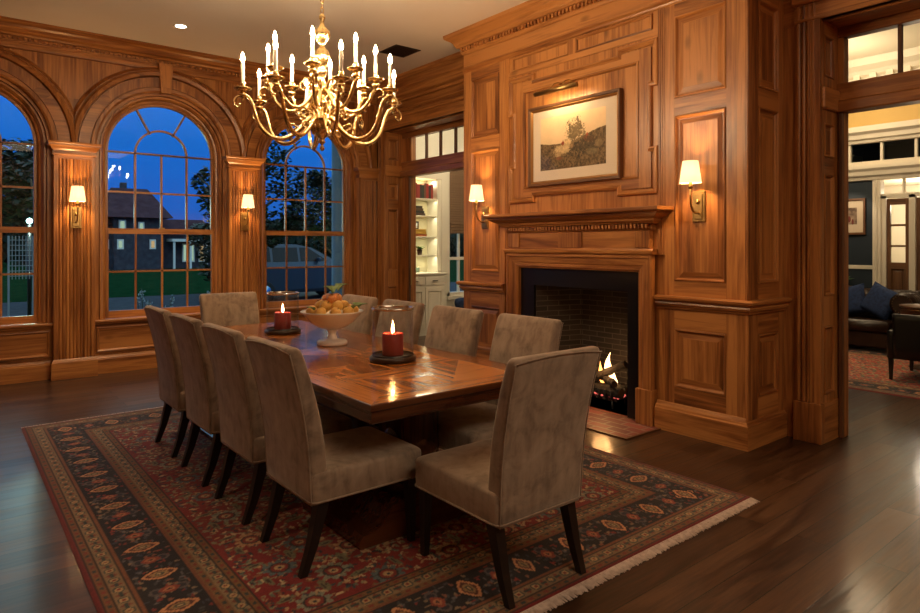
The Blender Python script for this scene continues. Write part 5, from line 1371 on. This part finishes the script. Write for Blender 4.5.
m = MB(); m.lathe([(.22, .012), (.22, .03), (.05, .06), (.035, .2), (.06, .35), (.035, .5), (.08, .6)], WARMWOOD[2], (9.25, 2.45, 0), 20); m.build('pedestal', st)
lr = thing('library_rug', 'red patterned rug with ivory border under the leather sofa', 'rug', (9.0, 3.0, 0))
full2 = persian(2.9, 4.6, .02, (176, 60, 40), 9, 1.0)
RX = (7.36, 10.26); rug_object('pile', RX[0], RX[1], .5, 5.0, .02, full2 * 1.25, lr, z=.010)
light('library_lamp', 'POINT', (8.0, 2.6, 3.9), 30, (1, .76, .48), .5)
light('library_lamp', 'POINT', (9.9, 3.6, 3.7), 28, (1, .76, .48), .5)
light('library_lamp', 'POINT', (9.3, 4.4, 3.9), 26, (1, .80, .5), .5)

# ------------------------------------------------------------------ outside, at dusk
GZ = -.25
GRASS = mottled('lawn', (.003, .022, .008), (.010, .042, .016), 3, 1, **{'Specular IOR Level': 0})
ASPH = mottled('asphalt', (.03, .035, .045), (.05, .055, .065), 4, .9, **{'Specular IOR Level': .05})
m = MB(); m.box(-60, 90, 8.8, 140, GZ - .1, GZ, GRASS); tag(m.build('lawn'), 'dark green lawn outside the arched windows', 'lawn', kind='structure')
m = MB(); m.box(-60, 90, 18.5, 23.5, GZ, GZ + .02, ASPH); m.box(-60, 90, 17.2, 18.0, GZ, GZ + .03, simple('pavement', (.16, .17, .18), .8)); m.build('street'); struct(bpy.data.objects['street'], 'blue-grey street crossing behind the lawn', 'street')
hs = thing('house', 'large shingled house with steep roof and lit windows beyond the lawn', 'house', (13, 52, GZ))
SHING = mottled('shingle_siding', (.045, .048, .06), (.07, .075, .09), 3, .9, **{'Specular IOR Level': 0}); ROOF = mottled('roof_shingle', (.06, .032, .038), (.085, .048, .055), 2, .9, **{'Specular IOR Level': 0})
hx0, hx1, hy0, hy1 = 9.2, 12.4, 50, 56
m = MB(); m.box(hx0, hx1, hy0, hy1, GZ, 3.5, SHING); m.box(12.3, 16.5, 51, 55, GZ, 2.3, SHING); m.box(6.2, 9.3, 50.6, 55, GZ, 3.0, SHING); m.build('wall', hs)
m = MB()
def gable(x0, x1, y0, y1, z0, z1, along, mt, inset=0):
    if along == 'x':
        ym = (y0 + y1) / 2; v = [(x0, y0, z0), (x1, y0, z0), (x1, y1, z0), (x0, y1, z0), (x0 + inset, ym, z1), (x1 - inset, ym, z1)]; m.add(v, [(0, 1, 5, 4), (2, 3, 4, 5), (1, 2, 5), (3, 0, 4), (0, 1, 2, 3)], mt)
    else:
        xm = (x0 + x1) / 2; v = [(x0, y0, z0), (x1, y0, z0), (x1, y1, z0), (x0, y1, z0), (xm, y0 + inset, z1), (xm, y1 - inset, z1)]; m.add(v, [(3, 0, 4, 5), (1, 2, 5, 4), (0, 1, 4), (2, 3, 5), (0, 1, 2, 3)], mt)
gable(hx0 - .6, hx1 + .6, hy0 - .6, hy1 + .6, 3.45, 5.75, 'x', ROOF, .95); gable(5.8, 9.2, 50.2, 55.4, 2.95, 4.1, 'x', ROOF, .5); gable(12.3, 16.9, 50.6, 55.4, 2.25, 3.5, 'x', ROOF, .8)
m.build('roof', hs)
m = MB(); m.box(10.3, 10.7, 53.4, 53.9, 4.5, 6.2, SHING); m.build('chimney', hs)
WLIT = emit('lit_window', (.6, .85, .62), .28); WLIT2 = emit('warm_lit_window', (1, .7, .35), .25)
for x_, z_, w_, h_, mt, yy in ((9.6, 2.55, .26, .62, WLIT, hy0 - .01), (10.85, 2.55, .2, .5, WLIT, hy0 - .01), (8.7, 1.3, .2, .5, WLIT2, 50.59), (9.5, 1.3, .22, .5, WLIT, hy0 - .01), (11.6, 1.3, .22, .5, WLIT2, hy0 - .01), (14.1, .3, .22, 1.2, WLIT, 50.99), (14.6, .3, .22, 1.2, WLIT, 50.99), (15.3, .3, .25, 1.2, WLIT2, 50.99)):
    f_ = MB(); f_.box(x_ - .1, x_ + w_ + .1, yy - .06, yy, z_ - .1, z_ + h_ + .1, WHITEP); o = f_.build('window', hs); f_ = MB(); f_.box(x_, x_ + w_, yy - .08, yy - .05, z_, z_ + h_, mt); f_.build('lit_pane', o)
m = MB(); m.box(12.9, 16.6, 49.4, 51, 1.75, 1.95, WHITEP)
for x_ in (13.0, 14.15, 15.3, 16.4): m.box(x_, x_ + .14, 49.5, 49.64, GZ, 1.75, WHITEP)
m.build('porch', hs)

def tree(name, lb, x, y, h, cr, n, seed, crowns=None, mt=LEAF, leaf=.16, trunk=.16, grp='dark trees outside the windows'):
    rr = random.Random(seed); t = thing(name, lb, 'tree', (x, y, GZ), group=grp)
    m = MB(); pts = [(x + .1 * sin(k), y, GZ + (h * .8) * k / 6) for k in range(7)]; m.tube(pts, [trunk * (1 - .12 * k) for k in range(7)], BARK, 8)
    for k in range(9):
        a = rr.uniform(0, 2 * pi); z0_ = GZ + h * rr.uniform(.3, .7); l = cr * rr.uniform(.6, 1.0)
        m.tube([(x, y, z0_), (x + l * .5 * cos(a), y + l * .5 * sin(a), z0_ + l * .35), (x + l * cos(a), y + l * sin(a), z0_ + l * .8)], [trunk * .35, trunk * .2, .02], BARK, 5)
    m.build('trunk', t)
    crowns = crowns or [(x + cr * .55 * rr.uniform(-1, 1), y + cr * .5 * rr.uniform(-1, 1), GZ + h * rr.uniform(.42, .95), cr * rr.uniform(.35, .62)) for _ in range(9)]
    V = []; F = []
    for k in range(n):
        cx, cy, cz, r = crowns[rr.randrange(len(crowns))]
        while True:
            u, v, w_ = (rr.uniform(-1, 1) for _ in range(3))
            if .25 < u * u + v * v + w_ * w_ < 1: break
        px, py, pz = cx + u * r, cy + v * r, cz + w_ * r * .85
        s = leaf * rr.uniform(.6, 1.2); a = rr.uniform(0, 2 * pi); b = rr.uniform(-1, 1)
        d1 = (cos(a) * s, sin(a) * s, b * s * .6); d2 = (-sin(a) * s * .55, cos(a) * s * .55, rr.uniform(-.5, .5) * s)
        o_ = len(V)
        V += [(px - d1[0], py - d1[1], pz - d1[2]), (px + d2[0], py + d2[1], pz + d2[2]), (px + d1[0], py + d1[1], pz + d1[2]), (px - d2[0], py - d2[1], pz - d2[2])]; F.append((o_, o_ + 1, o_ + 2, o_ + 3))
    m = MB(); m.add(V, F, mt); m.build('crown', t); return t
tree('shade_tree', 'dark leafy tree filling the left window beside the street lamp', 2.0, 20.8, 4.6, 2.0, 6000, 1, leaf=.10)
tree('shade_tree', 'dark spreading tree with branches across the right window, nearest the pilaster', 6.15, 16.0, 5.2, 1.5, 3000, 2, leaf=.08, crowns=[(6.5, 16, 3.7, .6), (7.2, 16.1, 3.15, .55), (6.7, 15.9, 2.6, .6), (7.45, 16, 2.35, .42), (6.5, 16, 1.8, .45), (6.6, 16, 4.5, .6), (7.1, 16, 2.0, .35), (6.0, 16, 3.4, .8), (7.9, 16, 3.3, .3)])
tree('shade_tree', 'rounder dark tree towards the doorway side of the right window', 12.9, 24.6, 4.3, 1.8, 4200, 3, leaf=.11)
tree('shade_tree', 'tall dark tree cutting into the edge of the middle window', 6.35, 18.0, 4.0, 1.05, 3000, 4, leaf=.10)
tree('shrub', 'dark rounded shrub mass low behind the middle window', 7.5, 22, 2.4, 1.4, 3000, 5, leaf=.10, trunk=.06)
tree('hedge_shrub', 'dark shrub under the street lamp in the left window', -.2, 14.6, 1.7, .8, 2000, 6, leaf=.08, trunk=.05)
# distant line of trees closing the horizon
rr = random.Random(21); V = []; F = []
for k in range(15000):
    x_ = rr.uniform(-30, 75); hh = 3.6 + 1.5 * sin(x_ * .31) + .9 * sin(x_ * .83 + 1); z_ = GZ + rr.uniform(0, 1) ** .6 * hh; y_ = 66 + rr.uniform(-2, 2); s = rr.uniform(.3, .75)
    a = rr.uniform(0, 6.3); o_ = len(V); V += [(x_ - s * cos(a), y_ - s * sin(a), z_), (x_, y_, z_ + s * .7), (x_ + s * cos(a), y_ + s * sin(a), z_), (x_, y_, z_ - s * .7)]; F.append((o_, o_ + 1, o_ + 2, o_ + 3))
m = MB(); m.add(V, F, LEAF); tag(m.build('treeline'), 'distant dark line of trees behind the house', 'trees', kind='stuff')
lampc = thing('street_lamp', 'bright cyan-white street lamp glowing among the trees in the left window', 'lamp', (1.45, 16.9, GZ))
m = MB(); m.tube([(1.45, 16.9, GZ), (1.45, 16.9, 1.95)], .04, EBON, 8); m.build('post', lampc)
m = MB(); m.lathe([(0, -.06), (.045, -.04), (.06, 0), (.04, .045), (0, .06)], emit('lamp_globe', (.45, 1, .9), 9), (1.45, 16.9, 2.03), 14); m.build('globe', lampc)
light('street_light', 'POINT', (1.45, 16.7, 2.3), 90, (.65, 1, .80), .15)
light('garden_spot', 'POINT', (11.7, 22.6, 1.2), 60, (.8, 1, .45), .15)
tr = thing('garden_trellis', 'white lattice garden trellis leaning in the left window view', 'trellis', (1.1, 13.6, GZ))
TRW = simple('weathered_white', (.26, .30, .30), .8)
m = MB(on_y(13.6)); 
for k in range(8): m.box(.86 + k * .05, .872 + k * .05, .9, 1.66, 0, .012, TRW); m.box(.86, 1.23, .95 + k * .09, .962 + k * .09, .012, .024, TRW)
m.build('lattice', tr); m = MB(on_y(13.6)); m.box(.85, .88, GZ, 1.66, -.02, .02, TRW); m.box(1.21, 1.24, GZ, 1.66, -.02, .02, TRW); m.build('post', tr)
# parked car
CARP = simple('car_paint', (.03, .05, .08), .3, .2, .4, **{'Coat Weight': .35}); CGL = simple('car_glass', (.006, .008, .012), .1, 0, .25); TYRE = simple('tyre', (.01, .01, .01), .8)
car = thing('car', 'dark estate car parked across the right window', 'car', (8.9, 19.6, GZ))
cy_, w2 = 19.6, .90
def sec(pts, half, mt, mb): # outline in x,z ; half(z)->half width
    a = [(x_, cy_ - half(z_), z_) for x_, z_ in pts]; b = [(x_, cy_ + half(z_), z_) for x_, z_ in pts]; mb.loft([a, b], mt)
bodyp = [(6.6, .12), (6.55, .45), (6.62, .75), (6.72, .95), (9.75, .98), (10.4, .92), (10.9, .78), (11.12, .62), (11.2, .40), (11.18, .1), (10.9, .02), (6.8, .02)]
m = MB()
for g_, z_s in ((0, 0),):
    a = [(x_, cy_ - .90, z_) for x_, z_ in bodyp]; a1 = [(x_ , cy_ - .82, z_ + .02) for x_, z_ in bodyp]
    m.loft([[(8.85 + (x_ - 8.85) * .97, cy_ - .92, .42 + (z_ - .42) * .75) for x_, z_ in bodyp], [(x_, cy_ - .86, z_) for x_, z_ in bodyp], [(x_, cy_ + .86, z_) for x_, z_ in bodyp], [(8.85 + (x_ - 8.85) * .97, cy_ + .92, .42 + (z_ - .42) * .75) for x_, z_ in bodyp]], CARP)
gh = [(6.78, .95), (7.05, 1.40), (7.35, 1.50), (8.6, 1.52), (9.1, 1.42), (9.95, .97)]
m.loft([[(x_, cy_ + s_ * (.84 - .28 * (z_ - .95)), z_) for x_, z_ in gh] for s_ in (-1, 1)], CARP)
m.build('body', car)
m = MB()
for x0_, x1_, x2_, x3_ in ((6.98, 7.22, 7.72, 7.72), (7.80, 7.80, 8.62, 8.62), (8.70, 8.70, 8.98, 9.62)):
    for s_ in (-1, 1): m.add([(x0_, cy_ + s_ * .846, .99), (x1_, cy_ + s_ * .713, 1.42), (x2_, cy_ + s_ * .713, 1.42), (x3_, cy_ + s_ * .846, .99)], [(0, 1, 2, 3)], CGL)
m.add([(9.96, cy_ - .72, .985), (9.96, cy_ + .72, .985), (9.14, cy_ + .6, 1.425), (9.14, cy_ - .6, 1.425)], [(0, 1, 2, 3)], CGL)
m.build('windows', car)
for x_ in (7.5, 10.3):
    for s_ in (-1, 1):
        q = MB(lambda a, b, c, X=x_, S=s_: (X + a, cy_ + S * (.80 + c), .08 + b)); q.lathe([(0, .0), (.2, .01), (.31, .0), (.33, .03), (.33, .12), (.30, .14), (.2, .145)], TYRE, n=24); o = q.build('wheel', car)
        q = MB(lambda a, b, c, X=x_, S=s_: (X + a, cy_ + S * (.80 + c), .08 + b)); q.lathe([(0, .14), (.06, .15), (.08, .13), (.19, .145), (.2, .14)], CHROME, n=20); q.build('hub_cap', o)
m = MB(); m.box(9.2, 9.3, cy_ - 1.05, cy_ - .88, .98, 1.1, CARP, .02); m.build('wing_mirror', car)
m = MB(); m.box(10.95, 11.14, cy_ - .9, cy_ - .55, .52, .66, CHROME, .03); m.box(10.95, 11.14, cy_ + .55, cy_ + .9, .52, .66, CHROME, .03); m.build('headlamp', car)
# white porch column outside the right window
pc = thing('porch_column', 'pale column standing outside the right window edge', 'column', (5.09, 9.6, GZ))
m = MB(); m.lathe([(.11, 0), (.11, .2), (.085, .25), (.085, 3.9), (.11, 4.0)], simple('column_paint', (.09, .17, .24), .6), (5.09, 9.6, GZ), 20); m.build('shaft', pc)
# flowering plants close to the glass
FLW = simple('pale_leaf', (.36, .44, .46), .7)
places = [(1.95, 12.2, .70, 'beside the window edge, on its own'), (2.75, 12.4, .74, 'second from the reeded pilaster'), (3.05, 12.0, .62, 'the lowest of the six'), (3.95, 12.2, .70, 'fourth from the reeded pilaster'), (4.25, 12.6, .92, 'just before the tallest cluster'), (4.75, 12.4, 1.0, 'the tallest cluster')]
for i, (x_, y_, h_, wd) in enumerate(places):
    t = thing('flowering_plant', 'pale flowering plant outside the middle window, ' + wd, 'plant', (x_, y_, GZ), group='pale flowers outside the middle window'); rr = random.Random(i)
    m = MB(); q = MB()
    for k in range(5):
        dx, dy = rr.uniform(-.12, .12), rr.uniform(-.1, .1); hh = h_ - GZ - rr.uniform(0, .25)
        m.tube([(x_, y_, GZ), (x_ + dx * .5, y_ + dy * .5, GZ + hh * .6), (x_ + dx, y_ + dy, GZ + hh)], .006, LEAF, 5)
        for j in range(5):
            a = rr.uniform(0, 6.3); s = rr.uniform(.02, .04); zc = GZ + hh - rr.uniform(0, .12); cx = x_ + dx + rr.uniform(-.05, .05)
            q.add([(cx - s * cos(a), y_ + dy - s * sin(a), zc), (cx, y_ + dy, zc + s), (cx + s * cos(a), y_ + dy + s * sin(a), zc), (cx, y_ + dy, zc - s * .6)], [(0, 1, 2, 3)], FLW)
    m.build('stem', t); q.build('blossom', t)

# ------------------------------------------------------------------ sky, room lights, camera
wd = bpy.data.worlds.new('dusk_sky'); SC.world = wd; wd.use_nodes = True; nt = wd.node_tree; nt.nodes.clear(); L = nt.links.new
out = nt.nodes.new('ShaderNodeOutputWorld'); bg = nt.nodes.new('ShaderNodeBackground'); tc = N(nt, 'ShaderNodeTexCoord')
sp = N(nt, 'ShaderNodeSeparateXYZ'); L(tc.outputs['Generated'], sp.inputs[0])
mp = N(nt, 'ShaderNodeMapping'); mp.inputs['Scale'].default_value = (3, 3, 14); L(tc.outputs['Generated'], mp.inputs['Vector'])
nn = N(nt, 'ShaderNodeTexNoise', Scale=1, Detail=5); L(mp.outputs[0], nn.inputs['Vector'])
k = N(nt, 'ShaderNodeMath', operation='MULTIPLY_ADD'); L(nn.outputs[0], k.inputs[0]); k.inputs[1].default_value = .10; L(sp.outputs[2], k.inputs[2])
r = ramp(nt, k.outputs[0], [(.0, (.03, .05, .10)), (.05, (.060, .080, .28)), (.10, (.014, .095, .42)), (.18, (.008, .115, .48)), (.25, (.018, .15, .58)), (.33, (.25, .65, 1.0)), (.46, (.75, 1.0, 1.0)), (.6, (.5, .8, 1.0)), (1, (.25, .5, .8))])
L(r.outputs[0], bg.inputs[0]); bg.inputs[1].default_value = SKY_E; L(bg.outputs[0], out.inputs[0])

light('downlight', 'SPOT', (1.99, 7.29, CEIL - .03), 60, (1, .74, .45), .05, spot_size=radians(80), spot_blend=.6)
for x_, y_, p_ in FILL_SPOTS: light('downlight', 'SPOT', (x_, y_, CEIL - .03), p_, (1, .76, .48), .07, spot_size=radians(105), spot_blend=.7)  # this downlight is an unseen fill spot added to brighten the chairs
o = light('rear_fill_light', 'AREA', (2.0, -1.3, CEIL - .03), 48, (1, .78, .52), 3.4); o.data.shape = 'RECTANGLE'; o.data.size_y = 1.6  # unseen area light added to brighten the casing, jamb and chair backs
camd = bpy.data.cameras.new('camera'); cam = bpy.data.objects.new('camera', camd); COL.objects.link(cam)
camd.sensor_width = 36; camd.lens = 36 * 640 / 920; camd.shift_y = -61.5 / 920; camd.clip_start = .05; camd.clip_end = 500
cam.location = (0, 0, 1.5); cam.rotation_euler = (pi / 2, 0, fwang - pi / 2)
SC.camera = cam
SC.view_settings.view_transform = 'Standard'; SC.view_settings.look = 'None'; SC.view_settings.gamma = 1; SC.view_settings.exposure = EXPOSURE
SC.view_settings.use_curve_mapping = False
SC.cycles.use_denoising = True; SC.cycles.max_bounces = 10; SC.cycles.transparent_max_bounces = 24; SC.cycles.sample_clamp_indirect = 4
SC.cycles.caustics_reflective = False; SC.cycles.caustics_refractive = False
